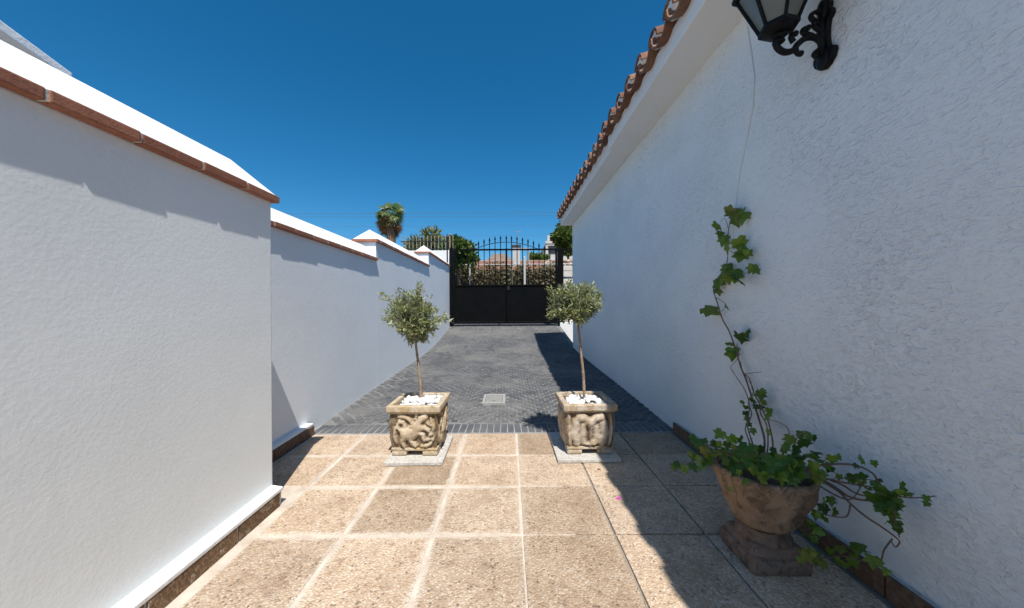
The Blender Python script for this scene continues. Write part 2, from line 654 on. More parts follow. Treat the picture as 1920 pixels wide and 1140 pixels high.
# ------------------------------------------------------------------ terrace of pebble slabs
terrace = tag(part('terrace', MB().box(-1.66, 1.40, -4.0, 2.80, -.055, -.0095), M['joint_dark']), kind='structure')
part('grout_bed', MB().box(-1.655, .30, -4.0, 2.797, -.05, -.0035), M['mortar'], terrace)
CX = [-1.575, -1.16, -.757, -.35, .06, .48, .89, 1.312]
RY = [2.795, 2.395, 1.98, 1.565, 1.15, .74, .33, -.08, -.49, -.90, -1.31, -1.72, -2.13, -2.54]
cache = {}
for j in range(len(RY) - 1):
    for i in range(len(CX) - 1):
        if i == 0 and j > 1:
            continue
        x0, x1, y1, y0 = CX[i], CX[i + 1], RY[j], RY[j + 1]
        gl = .011 if i < 3 else (.008 if i < 4 else .0045)
        gy = .010 if i < 4 else .0045
        w, d = (x1 - x0) - 2 * gl, (y1 - y0) - 2 * gy
        key = (round(w, 2), round(d, 2))
        if key not in cache:
            cache[key] = MB().box(-w / 2, w / 2, -d / 2, d / 2, -.03, 0).mesh('paving_slab', M['paving'], bevel=.004, segs=2)
        link('paving_slab', cache[key], ((x0 + x1) / 2 + random.uniform(-.003, .003), (y0 + y1) / 2, random.uniform(-.0012, .001)), terrace,
             (random.uniform(-.002, .002), random.uniform(-.002, .002), random.uniform(-.005, .005)))

# ------------------------------------------------------------------ driveway
XL, XR = -1.66, 1.40
mb = MB()
yy = [2.803 + .14 * i for i in range(51)]
for y in yy:
    mb.v += [(XL, y, zp(y) - .010), (XR + (0 if y < 7.4 else .06), y, zp(y) - .010)]
mb.f = [(2 * i, 2 * i + 1, 2 * i + 3, 2 * i + 2) for i in range(len(yy) - 1)]
drive = tag(part('driveway', mb, M['drive_bed'], fix=False), kind='structure')
# soldier course of setts along the terrace
part('edging_mortar', MB().box(-1.65, 1.39, 2.8035, 3.02, -.03, -.0035), M['edge_mortar'], drive)
me = MB().box(-.0245, .0245, -.092, .092, -.02, 0).mesh('edging_sett', M['sett'], bevel=.005, segs=2)
x = -1.60
while x < 1.36:
    y = 2.912
    link('edging_sett', me, (x, y + random.uniform(-.004, .004), zp(y) - .0025 + random.uniform(-.0015, .001)), drive, (R(1.8), 0, random.uniform(-.03, .03)))
    x += .0577
# the field of cobbles laid in segmental arcs: real stones, too small to pick apart
vs, fs, tones = [], [], []
pitch, Lw, A = .060, .84, .15
kmin, kmax = int((3.02 - A) / pitch) - 1, int(9.75 / pitch) + 1
for k in range(kmin, kmax):
    for s in range(-4, 4):
        c0 = s * Lw + .31 + .02
        nst = 11
        for q in range(nst):
            u = (q + .5 + (0.5 if k % 2 else 0) - .25) / nst - .5
            x = c0 + u * Lw
            y = k * pitch + A * .5 * (1 + math.cos(2 * math.pi * u)) + random.uniform(-.005, .005) + .012 * math.sin(x * 9 + k)
            if y < 3.04 or y > 9.72 or x < XL + .04 or x > XR - .05:
                continue
            if -.285 < x < -.03 and 3.50 < y < 3.93:
                continue
            sl = -A * math.pi / Lw * math.sin(2 * math.pi * u)
            an = math.atan(sl) * .9 + random.uniform(-.12, .12)
            hw, hd = Lw / nst * .43 * random.uniform(.80, 1.08), pitch * .40 * random.uniform(.82, 1.10)
            z = zp(y) - random.uniform(.0, .005)
            dz = (zp(y + .02) - zp(y - .02)) / .04
            ca, sa = math.cos(an), math.sin(an)
            o = len(vs)
            for (g, zz) in ((1.0, -.014), (.98, -.004), (.80, .0)):
                for (ex, ey) in ((-1, -1), (1, -1), (1, 1), (-1, 1)):
                    lx, ly = ex * hw * g, ey * hd * g
                    vs.append((x + lx * ca - ly * sa, y + lx * sa + ly * ca, z + zz + dz * (lx * sa + ly * ca)))
            for r_ in (0, 4):
                for e in range(4):
                    f2 = (e + 1) % 4
                    fs.append((o + r_ + e, o + r_ + f2, o + r_ + 4 + f2, o + r_ + 4 + e))
            fs.append((o + 8, o + 9, o + 10, o + 11))
            tones += [random.random()] * 12
mb = MB()
mb.v, mb.f = vs, fs
co = part('cobbles', mb, M['cobble'], drive, fix=False)
co.data.attributes.new('tone', 'FLOAT', 'POINT').data.foreach_set('value', tones)
tag(co, kind='stuff')
# drain cover let into the cobbles
dc = thing('drain_cover', 'small pale square drain cover let into the grey cobbled driveway', 'drain cover', (-.158, 3.715, zp(3.715)))
z = zp(3.715)
mb = MB()
for (a, b_, c, d) in ((-.275, -.04, 3.545, 3.575), (-.275, -.04, 3.86, 3.89), (-.275, -.25, 3.577, 3.858), (-.065, -.04, 3.577, 3.858)):
    mb.box(a, b_, c, d, z - .02, z + .006)
part('frame', mb, M['cover_frame'], dc, bevel=.002)
part('lid', MB().box(-.246, -.069, 3.58, 3.855, z - .02, z + .002), M['plate'], dc, bevel=.002)
part('lifting_slot', MB().box(-.17, -.145, 3.63, 3.638, z - .01, z + .0035), M['metal'], dc)


# ------------------------------------------------------------------ walls on the left
def cap_prism(x0, x1, y0, y1, z, h, hip0=True, hip1=True):
    xm, t = (x0 + x1) / 2, (x1 - x0) / 2
    a, b_ = (y0 + t if hip0 else y0), (y1 - t if hip1 else y1)
    return MB().add([(x0, y0, z), (x1, y0, z), (x1, y1, z), (x0, y1, z), (xm, a, z + h), (xm, b_, z + h)],
                    [(0, 3, 2, 1), (0, 1, 4), (1, 2, 5, 4), (2, 3, 5), (3, 0, 4, 5)])


BRK = {}


def coping_row(parent, x0, x1, y0, y1, z, L=.235, joint=.008, across=None, h=.036):
    """bricks laid along Y over the wall's two faces, joints of grey mortar"""
    w = .13
    n = max(1, round((y1 - y0) / L))
    L = (y1 - y0) / n
    key = (round(L, 3), round(h, 3))
    if key not in BRK:
        BRK[key] = MB().box(-w / 2, w / 2, -(L - joint) / 2, (L - joint) / 2, 0, h).mesh('coping_brick', M['brick'], bevel=.005, segs=2)
    for k in range(n):
        for xc in (x1 - w / 2, x0 + w / 2):
            link('coping_brick', BRK[key], (xc + random.uniform(-.0025, .0025), y0 + L * (k + .5), z + random.uniform(-.0015, .0015)), parent,
                 (0, random.uniform(-.006, .006), random.uniform(-.008, .008)))
    part('mortar_bed', MB().box(x0 + .004, x1 - .0035, y0 + .004, y1 - .004, z + .003, z + h - .002), M['mortar_grey'], parent)


# near wall -------------------------------------------------
NW0, NW1, NWE = -1.50, -1.262, 1.835
near = thing('garden_wall', 'tall white stucco garden wall nearest the viewer with a white ledge along its foot', 'wall', (-1.38, 1.0, 0), 'white garden walls')
mb = MB()
ny, nz = 60, 20
part('wall_body', MB().box(NW0, NW1, -4.0, NWE, -.05, 1.602), M['wall_left'], near, bevel=.006)
coping_row(near, NW0 - .03, NW1 + .031, -2.37, NWE + .03, 1.600, .235)
part('wall_cap', cap_prism(NW0 - .024, NW1 + .024, -3.9, NWE + .022, 1.634, .148, False, True), M['cap'], near, bevel=.008, segs=2)
part('ledge', MB().hexa([(NW1 - .01, -4, .070), (-1.203, -4, .070), (-1.203, NWE - .005, .070), (NW1 - .01, NWE - .005, .070)],
                        [(NW1 - .01, -4, .098), (-1.203, -4, .088), (-1.203, NWE - .005, .088), (NW1 - .01, NWE - .005, .098)]),
     M['cap'], near, bevel=.004)
part('skirting_backing', MB().box(NW1 - .01, -1.212, -4, NWE - .008, -.02, .069), M['mortar_grey'], near)
ye = [NWE - .024, 1.53, 1.14, .75, .36, -.03, -.42]
for a, b_ in zip(ye, ye[1:]):
    part('skirting_tile', MB().box(-1.216, -1.205, b_ + .006, a - .006, -.004, .068), M['skirt_pebble'], near, pivot=(-1.21, (a + b_) / 2, .03), bevel=.002)

# rear stepped wall ------------------------------------------
RW0, RW1 = -1.905, -1.645
rear = thing('stepped_wall', 'white boundary wall stepping up beside the driveway with terracotta brick coping', 'wall', (-1.77, 5, 0), 'white garden walls')
segs_ = [(1.2, 4.285, 1.598), (4.285, 7.12, 1.832), (7.12, 9.62, 2.112)]
for i, (a, b_, z) in enumerate(segs_):
    part('wall_body', MB().box(RW0, RW1, a, b_ + .002 * (i < 2), -.1, z + .002), M['wall_rear'], rear, bevel=.004)
    y0 = a - (.03 if i else 0)
    y1 = b_ - .002 if i < 2 else b_ + .02
    if i:     # bricks across the front end
        me = MB().box(-.081, .081, -.06, .06, 0, .036).mesh('coping_brick', M['brick'], bevel=.005)
        for xc in (RW0 - .03 + .081, RW1 + .03 - .081):
            link('coping_brick', me, (xc, y0 + .06, z), rear, (0, 0, random.uniform(-.006, .006)))
        coping_row(rear, RW0 - .03, RW1 + .03, y0 + .13, y1, z, .24)
    else:
        coping_row(rear, RW0 - .03, RW1 + .03, y0, y1, z, .24)
    part('wall_cap', cap_prism(RW0 - .022, RW1 + .022, y0 + .008, y1 - .006, z + .0345, .152, i > 0, i == 2), M['cap'], rear, bevel=.007)
# brown skirting at the terrace corner
part('skirting_backing', MB().box(RW1 - .004, -1.592, 1.86, 2.80, -.03, .090), M['wall_rear'], rear, bevel=.003)
for a, b_ in ((1.88, 2.32), (2.326, 2.795)):
    part('skirting_tile', MB().box(-1.596, -1.581, a, b_, -.003, .074), M['skirt_brown'], rear, pivot=(-1.59, (a + b_) / 2, .03), bevel=.002)
# short return wall that joins the two walls behind the corner
part('return_wall', MB().box(RW1 + .001, NW0 - .001, 1.3, 1.55, -.1, 1.58), M['wall_rear'], rear)

# ------------------------------------------------------------------ neighbouring building behind the near wall
nb = thing('neighbouring_house', 'white gabled building peeping over the near garden wall at top left', 'building', (-4.5, 0, 0))


def vz(y):
    return 2.73 - .24 * (y - 2.03)


part('wall_body', MB().extrude_x([(-4, 0), (2.30, 0), (2.30, vz(2.3) - .05), (-4, vz(-4) - .05)], -7, -3.05), M['wall_rear'], nb)
part('roof_verge', MB().extrude_x([(-4.1, vz(-4.1) - .05), (2.36, vz(2.36) - .05), (2.36, vz(2.36)), (1.95, vz(1.95) + .012), (1.9, vz(1.9)), (-4.1, vz(-4.1))], -7.2, -2.98), M['cap'], nb, bevel=.006)

# ------------------------------------------------------------------ the house on the right
HX, HE = 1.372, 7.32
house = thing('house', 'white rough-stucco house with clay-tiled eaves along the right side', 'house', (4, 2, 0))
part('wall', MB().box(HX, 7.0, -4.0, HE, -.1, 2.709), M['wall_house'], house)
part('soffit', MB().box(1.092, HX + .05, -4.2, 3.74, 2.7085, 2.80), M['plaster'], house, bevel=.006)
part('soffit', MB().box(1.126, HX + .05, 3.742, HE + .03, 2.712, 2.80), M['plaster'], house, bevel=.006)
part('fascia', MB().box(1.096, HX + .05, -4.2, 3.742, 2.801, 2.86), M['plaster'], house, bevel=.003)
part('fascia', MB().box(1.118, HX + .05, 3.744, HE + .03, 2.801, 2.86), M['plaster'], house, bevel=.003)
SL = math.tan(R(19))
part('roof_deck', MB().hexa([(1.13, -4.2, 2.862), (4.2, -4.2, 2.862), (4.2, HE + .05, 2.862), (1.13, HE + .05, 2.862)],
                            [(1.13, -4.2, 2.90), (4.2, -4.2, 2.90 + 3.07 * SL), (4.2, HE + .05, 2.90 + 3.07 * SL), (1.13, HE + .05, 2.90)]), M['plaster'], house)
part('roof_back', MB().hexa([(4.201, -4.2, 2.862), (7.3, -4.2, 2.862), (7.3, HE + .05, 2.862), (4.201, HE + .05, 2.862)],
                            [(4.201, -4.2, 2.90 + 3.07 * SL), (7.3, -4.2, 2.90), (7.3, HE + .05, 2.90), (4.201, HE + .05, 2.90 + 3.07 * SL)]), M['roof_far'], house)


def barrel(r0, r1, L, up, thick=.014, n=9):
    """half-barrel tile along +X (rising to the right is done by rotation), mouth at x=0"""
    b = MB()
    o = []
    for (xx, rr) in ((0, r0), (L, r1)):
        for q, rad in ((0, rr), (1, rr - thick)):
            for k in range(n):
                t = math.pi * k / (n - 1)
                zl = (rad * math.sin(t)) * (1 if up else -1)
                b.v.append((xx + (zl * math.tan(R(19)) if xx == 0 else 0), rad * math.cos(t), zl))
    for k in range(n - 1):
        b.f.append((k, k + 1, 2 * n + k + 1, 2 * n + k))               # outer
        b.f.append((n + k, 3 * n + k, 3 * n + k + 1, n + k + 1))        # inner
        b.f.append((k, n + k, n + k + 1, k + 1))                        # mouth
        b.f.append((2 * n + k, 2 * n + k + 1, 3 * n + k + 1, 3 * n + k))
    b.f.append((0, 2 * n, 3 * n, n))
    b.f.append((n - 1, 2 * n - 1, 4 * n - 1, 3 * n - 1))
    return b


me_pan = barrel(.122, .108, .46, False, .018).mesh('roof_tile', M['tile'], smooth=True, angle=40)
me_cov = barrel(.076, .062, .46, True, .016).mesh('roof_tile', M['tile'], smooth=True, angle=40)
mb = MB()
nn = 10
mb.v = [(.012, 0, 0)] + [(.012 + .060 * math.sin(math.pi * k / nn) * math.tan(R(19)) + .003 * math.sin(k * 2.1), .064 * math.cos(math.pi * k / nn), .060 * math.sin(math.pi * k / nn)) for k in range(nn + 1)]
mb.v += [(.08, p[1] * .9, p[2] * .9) for p in mb.v[:]]
mb.f = [(0, k, k + 1) for k in range(1, nn + 1)] + [(k, k + nn + 2, k + nn + 3, k + 1) for k in range(1, nn + 1)]
mb.f += [(0, 1, nn + 3, nn + 2), (0, nn + 1, 2 * nn + 3, nn + 2)]
me_plug = mb.mesh('mortar_plug', M['cap'])
mb = MB().box(.012, .30, -.024, .024, -.055, .030)
me_web = mb.mesh('mortar_bead', M['cap'], bevel=.01)
PIT = .252
y = -3.2
idx = 0
while y < HE + .02:
    rows = 2
    for c in range(rows):
        xs_ = c * .37
        jx, jy = random.uniform(-.008, .008), random.uniform(-.008, .008)
        xo = 1.030 if y < 3.74 else 1.046
        link('roof_tile', me_pan, (xo + xs_ + jx, y + jy, 2.930 + xs_ * SL + .004 * c), house, (random.uniform(-.05, .05), R(-19) + random.uniform(-.03, .03), random.uniform(-.04, .04)))
        jx = random.uniform(-.005, .005)
        cv = link('roof_tile', me_cov, (xo + .010 + xs_ + jx, y + PIT / 2 + jy * .6, 2.930 + xs_ * SL + .004 * c), house,
                  (random.uniform(-.08, .08), R(-19) + random.uniform(-.02, .02), random.uniform(-.03, .03)))
        if c == 0:
            q = bpy.data.objects.new('mortar_plug', me_plug)
            COL.objects.link(q)
            q.parent = cv
            q.location = (.004, 0, 0)
            WL[q] = WL[cv]
            link('mortar_bead', me_web, (xo + .012, y + PIT / 2, 2.925), house, (0, R(-19), 0))
    y += PIT
# brown skirting along the house
part('skirting_backing', MB().box(1.346, HX + .01, -4, 2.80, -.03, .074), M['mortar_grey'], house)
y = 2.798
while y > -2.4:
    part('skirting_tile', MB().box(1.330, 1.344, y - .39, y - .004, -.003, .082), M['skirt_brown'], house, pivot=(1.34, y - .2, .04), bevel=.002)
    y -= .394

# cable clipped to the house wall, running down from the eaves beside the lamp
pts = [P(1404, 55, 1.93)]
for (px, py) in ((1404, 55), (1411, 100), (1417, 150), (1413, 205), (1402, 260), (1391, 310), (1383, 360), (1376, 420), (1372, 470)):
    Y = F * (HX - .004) / (px - 953)
    pts.append(P(px, py, Y))
tag(part('wall_cable', MB().tube(pts[1:], .0035, 6), M['cable'], pivot=(1.37, 2.0, 2.0)), 'thin whitewashed cable running down the house wall below the eaves', 'cable')


# ------------------------------------------------------------------ lantern on the house wall
LY = 1.468


def LP(x, y, dy=0.0):
    px, py = 1340 + x / 5.7, y / 5.7
    return Vector(((px - 953) / F * LY, LY + dy, CAM_H + (570 - py) / F * LY))


lamp = thing('wall_lantern', 'black cast-iron lantern on a scrolled bracket fixed to the house wall', 'wall lamp', (HX, LY, 2.19))
ol = []
zc = 2.19
shape = [(-.148, 0.0), (-.140, .020), (-.118, .042), (-.092, .050), (-.075, .046), (-.066, .026), (-.045, .020), (-.02, .017), (.02, .018), (.05, .024), (.066, .040),
         (.085, .038), (.098, .026), (.118, .030), (.138, .022), (.150, 0.0)]
for (dz, w) in shape:
    ol.append((LY + w, zc + dz))
for (dz, w) in shape[::-1][1:-1]:
    ol.append((LY - w, zc + dz))
part('wall_plate', MB().extrude_x(ol, HX - .024, HX - .001), M['lamp_iron'], lamp, bevel=.005)
mb = MB()
# raised leaf on the plate
mb.ball((HX - .024, LY, 2.085), (.014, .030, .045), 10, 8)
mb.ball((HX - .024, LY, 2.295), (.016, .024, .045), 10, 8)
mb.tube([(HX - .026, LY, 2.06), (HX - .03, LY, 2.19), (HX - .026, LY, 2.31)], [.008, .016, .008], 8)
part('leaf_ornament', mb, M['lamp_iron'], lamp, smooth=True)


def spl(pts, n=6):
    out = []
    P_ = [pts[0]] + list(pts) + [pts[-1]]
    for i in range(1, len(P_) - 2):
        a, b_, c, d = [Vector(q) for q in P_[i - 1:i + 3]]
        for k in range(n):
            t = k / n
            out.append(.5 * ((2 * b_) + (c - a) * t + (2 * a - 5 * b_ + 4 * c - d) * t * t + (3 * b_ - a - 3 * c + d) * t ** 3))
    out.append(Vector(P_[-2]))
    return out


arm = spl([LP(1195, 560), LP(1150, 470), LP(1080, 420), LP(985, 430), LP(905, 490), LP(850, 560), LP(760, 575), LP(690, 530), LP(670, 460), LP(690, 400), LP(700, 340)])
part('scroll_arm', MB().tube(arm, [.0125] * len(arm), 10), M['lamp_iron'], lamp, smooth=True)
for path in ([(860, 470), (840, 440), (830, 410), (850, 385), (880, 378)],
             [(1060, 405), (1000, 385), (965, 370), (955, 345), (985, 320), (1015, 318)],
             [(880, 540), (890, 575), (915, 600), (935, 592)],
             [(1170, 520), (1120, 560), (1085, 585), (1075, 610), (1100, 618)],
             [(1185, 300), (1110, 260), (1060, 225), (1045, 190), (1080, 155), (1130, 145)],
             [(1190, 400), (1130, 340), (1080, 300), (1085, 270)]):
    pts = spl([LP(*q) for q in path], 5)
    m_ = MB().tube(pts, [.011 - .003 * i / len(pts) for i in range(len(pts))], 8)
    m_.ball(pts[-1], .0125, 8, 6)
    part('scroll_curl', m_, M['lamp_iron'], lamp, smooth=True)
LX = LP(700, 300).x
zb = 2.205
part('lantern_neck', MB().lathe([(.012, -.055), (.024, -.045), (.016, -.032), (.030, -.022), (.022, -.012), (.050, -.004), (.062, .004)], 12, (LX, LY, zb)), M['lamp_iron'], lamp, smooth=True, angle=50)
a0 = R(12)
rb, rt, ht = .064, .152, .222
part('lantern_base', MB().lathe([(.060, .0), (.074, .006), (.074, .022), (.066, .026)], 6, (LX, LY, zb), a0), M['lamp_iron'], lamp, bevel=.002)
for k in range(6):
    t0, t1 = a0 + k * math.pi / 3, a0 + (k + 1) * math.pi / 3
    q = [Vector((LX + r_ * math.cos(t), LY + r_ * math.sin(t), zb + z_)) for (r_, t, z_) in ((rb * .97, t0, .02), (rb * .97, t1, .02), (rt * .97, t1, ht), (rt * .97, t0, ht))]
    inn = [p - (p - Vector((LX, LY, p.z))).normalized() * .003 for p in q]
    part('glass_pane', MB().add(q + inn, [(0, 1, 2, 3), (7, 6, 5, 4), (0, 4, 5, 1), (1, 5, 6, 2), (2, 6, 7, 3), (3, 7, 4, 0)]), M['glass'], lamp)
    part('frame_bar', MB().tube([(LX + rb * math.cos(t0), LY + rb * math.sin(t0), zb + .015), (LX + rt * math.cos(t0), LY + rt * math.sin(t0), zb + ht)], .0075, 6), M['lamp_iron'], lamp)
part('lantern_rim', MB().lathe([(rt * .96, ht - .008), (rt * 1.12, ht - .004), (rt * 1.14, ht + .010), (rt * .96, ht + .016)], 6, (LX, LY, zb), a0), M['lamp_iron'], lamp)
part('lantern_cap', MB().lathe([(rt * 1.0, ht + .016), (rt * .55, ht + .075), (rt * .35, ht + .095), (.03, ht + .115), (.012, ht + .14), (.018, ht + .155), (.002, ht + .175)], 6, (LX, LY, zb), a0), M['lamp_iron'], lamp)
part('bulb', MB().ball((LX, LY, zb + .10), (.022, .022, .035), 10, 8), M['pebble'], lamp, smooth=True)

# ------------------------------------------------------------------ gate
GY = 9.75
gz = .462
gate = thing('driveway_gate', 'black double-leaf iron gate with solid lower panels and arched spear tops', 'gate', (-.045, GY, gz))


def gx(px):
    return (px - 953) / F * GY


def gzv(py):
    return CAM_H + (570 - py) / F * GY


zt, zpn = gzv(468), gzv(535)
part('gate_post', MB().box(gx(844), gx(850), GY - .05, GY + .05, .40, zt + .06), M['gate_paint'], gate, bevel=.006)
part('gate_post', MB().box(gx(1046), gx(1056), GY - .07, GY + .07, .40, zt + .02), M['gate_paint'], gate, bevel=.006)
xc = gx(950)
for (a, b_) in ((gx(851), xc - .006), (xc + .006, gx(1045))):
    part('solid_panel', MB().box(a + .005, b_ - .005, GY - .004, GY + .004, gz + .09, zpn - .02), M['gate_paint'], gate)
    for (za, zb_) in ((zpn - .022, zpn + .022), (gz + .035, gz + .088), (zt - .022, zt + .022)):
        part('leaf_rail', MB().box(a, b_, GY - .022, GY + .022, za, zb_), M['gate_paint'], gate, bevel=.003)
    for xs_, w_ in ((a, .045 if a < 0 and b_ < .2 else .020), (b_ - (.020 if b_ < .2 else .045), .020 if b_ < .2 else .045)):
        part('leaf_stile', MB().box(xs_, xs_ + w_, GY - .028, GY + .028, gz + .03, zt + .03), M['gate_paint'], gate, bevel=.003)
k0 = -9


def arch(px):
    return max(443 + 15.5 * ((px - 949.5) / 64) ** 2, 443)


for k in range(-9, 10):
    px = 949.5 + 10.3 * k
    X = gx(px)
    if abs(k) == 0:
        X = xc
    top = gzv(min(arch(px), 466))
    m_ = MB().tube([(X, GY, zpn), (X, GY, top - .05 if abs(k) < 9 else zt)], .0115 if k else .014, 6)
    if abs(k) < 8:
        m_.lathe([(.010, -.11), (.024, -.085), (.011, -.065), (.026, -.03), (.019, .0), (.002, .06)], 6, (X, GY, top - .03), 0)
    part('bar', m_, M['gate_paint'], gate)
pts = [(gx(949.5 + 10.3 * k / 2), GY, max(gzv(arch(949.5 + 10.3 * k / 2) + 11), zt + .01)) for k in range(-15, 16)]
part('arch_rail', MB().tube(pts, .009, 6), M['gate_paint'], gate)
mb = MB()
for py in (466.5, 492):
    mb.box(gx(1056.5), 2.35, GY - .012, GY + .012, gzv(py) - .012, gzv(py) + .012)
part('side_rail', mb, M['gate_paint'], gate)
part('meeting_strip', MB().box(xc - .03, xc + .03, GY + .029, GY + .036, gz + .04, zpn), M['gate_paint'], gate)
part('lock_box', MB().box(xc + .01, xc + .09, GY - .04, GY + .03, 1.44, 1.55), M['metal'], gate, bevel=.004)
part('threshold_track', MB().box(gx(851), gx(1045), GY - .03, GY + .03, zp(GY) - .02, zp(GY) + .012), M['metal'], gate)

# white retaining wall of the lower side yard, under the gate line
tag(part('retaining_wall', MB().box(1.452, 4.0, 9.66, 9.90, -.4, .52), M['cap'], bevel=.008, pivot=(2, 9.8, 0)), 'low white wall seen in the gap between the house corner and the gate', 'wall', 'white garden walls')
pier = thing('stone_pier', 'pale block pier just outside the gate beside the house', 'pier', (1.85, 10.1, .4))
z0 = .40
k = 0
while z0 < 2.10:
    h = random.uniform(.17, .24)
    h = min(h, 2.16 - z0)
    xs_ = [1.60, random.uniform(1.82, 1.95), 2.25]
    for a, b_ in zip(xs_, xs_[1:]):
        j = random.uniform(-.012, .012)
        part('block', MB().box(a + .006, b_ - .006, 9.98 + j, 10.3, z0 + .005, z0 + h - .005), M['block'], pier, pivot=((a + b_) / 2, 10.1, z0), bevel=.014)
    z0 += h
part('mortar_core', MB().box(1.61, 2.24, 10.0, 10.29, .38, 2.15), M['mortar_grey'], pier)

# white wall with railing outside the gate on the left
sw = thing('railed_wall', 'white wall topped with thin iron railings outside the gate on the left', 'wall', (-2.5, 10.9, .45), 'white garden walls')
part('wall_body', MB().box(-3.6, -1.93, 10.8, 11.0, .40, 2.745), M['cap'], sw, bevel=.006)
part('wall_return', MB().box(-1.929, -1.80, 10.78, 11.02, .40, 2.752), M['wall_rear'], sw, bevel=.006)
for k in range(15):
    X = -3.35 + .115 * k
    part('railing_bar', MB().tube([(X, 10.9, 2.74), (X, 10.9, 3.16 + .01 * (k % 2))], .011, 6).lathe([(.011, 0), (.02, .03), (.002, .08)], 6, (X, 10.9, 3.15)), M['rail_grey'], sw)
part('railing_rail', MB().box(-3.4, -1.72, 10.885, 10.915, 2.80, 2.825).box(-3.4, -1.72, 10.885, 10.915, 3.04, 3.06), M['metal'], sw)
pl = thing('rusty_pole', 'thin rusty pole standing beside the left gate post', 'pole', (-1.66, 9.9, .45))
part('shaft', MB().tube([(-1.675, 9.9, .40), (-1.672, 9.9, 3.02)], .024, 8), M['rust'], pl)
part('finial', MB().ball((-1.672, 9.9, 3.05), .036, 8, 6), M['rust'], pl)
pl = thing('iron_post', 'dark iron post at the end of the railings', 'post', (-1.75, 9.95, .45))
part('shaft', MB().tube([(-1.765, 10.0, .40), (-1.765, 10.0, 2.98)], .02, 8), M['metal'], pl)
part('spear_tip', MB().lathe([(.02, 0), (.034, .03), (.022, .06), (.002, .14)], 8, (-1.765, 10.0, 2.98)), M['metal'], pl)


# ------------------------------------------------------------------ planters
def seg_d(px, py, a, b):
    a, b = np.array(a), np.array(b)
    d = b - a
    L = (d ** 2).sum() + 1e-9
    t = np.clip(((px - a[0]) * d[0] + (py - a[1]) * d[1]) / L, 0, 1)
    return np.hypot(px - a[0] - t * d[0], py - a[1] - t * d[1])


def relief(strokes, s, t):
    h = np.zeros_like(s)
    for (pts, r, amp) in strokes:
        d = np.full_like(s, 9.)
        for a, b in zip(pts, pts[1:]):
            d = np.minimum(d, seg_d(s, t, a, b))
        k = np.clip(1 - d / r, 0, 1)
        h = np.maximum(h, amp * np.sqrt(k * (2 - k)))
    return h


BEAST = [  # body, neck, head, legs, tail and curling leaves
    ([(-.38, .44), (-.05, .46), (.16, .62)], .19, 1.0),
    ([(.14, .60), (.24, .82), (.46, .90)], .11, .9),
    ([(.20, .55), (.42, .62), (.58, .54)], .07, .8),
    ([(.16, .48), (.36, .42), (.40, .26)], .07, .75),
    ([(-.36, .38), (-.50, .24), (-.42, .10)], .09, .85),
    ([(-.20, .34), (-.10, .20), (.06, .12)], .09, .8),
    ([(-.50, .50), (-.66, .62), (-.58, .78), (-.40, .74), (-.36, .64)], .06, .7),
    ([(-.74, .20), (-.80, .42), (-.74, .60)], .06, .6),
    ([(-.05, .72), (-.2, .84), (-.40, .90), (-.62, .92)], .07, .6),
    ([(.66, .84), (.78, .66), (.72, .46), (.60, .40)], .06, .65),
    ([(.80, .34), (.70, .18), (.52, .10), (.30, .10)], .06, .65),
    ([(.52, .74), (.64, .68)], .06, .6), ([(.50, .28), (.62, .30)], .06, .55),
    ([(.05, .84), (.10, .94)], .06, .5), ([(-.2, .62), (0, .70)], .05, .6)]
TREE = [([(0, .04), (.01, .45), (-.02, .70)], .06, .9),
        ([(-.02, .68), (-.22, .84), (-.48, .84)], .12, .9), ([(0, .68), (.20, .82), (.46, .86)], .12, 1.0),
        ([(.02, .60), (.10, .70)], .10, .7), ([(-.55, .70), (-.62, .45), (-.55, .18)], .17, .7),
        ([(.50, .68), (.58, .42), (.52, .18)], .18, .75), ([(-.28, .60), (-.30, .20)], .13, .55),
        ([(.26, .56), (.26, .24)], .14, .6), ([(-.18, .12), (.2, .12)], .05, .8), ([(.1, .20), (.3, .16)], .06, .7),
        ([(-.84, .1), (-.86, .9)], .07, .5), ([(.84, .1), (.86, .9)], .07, .5)]


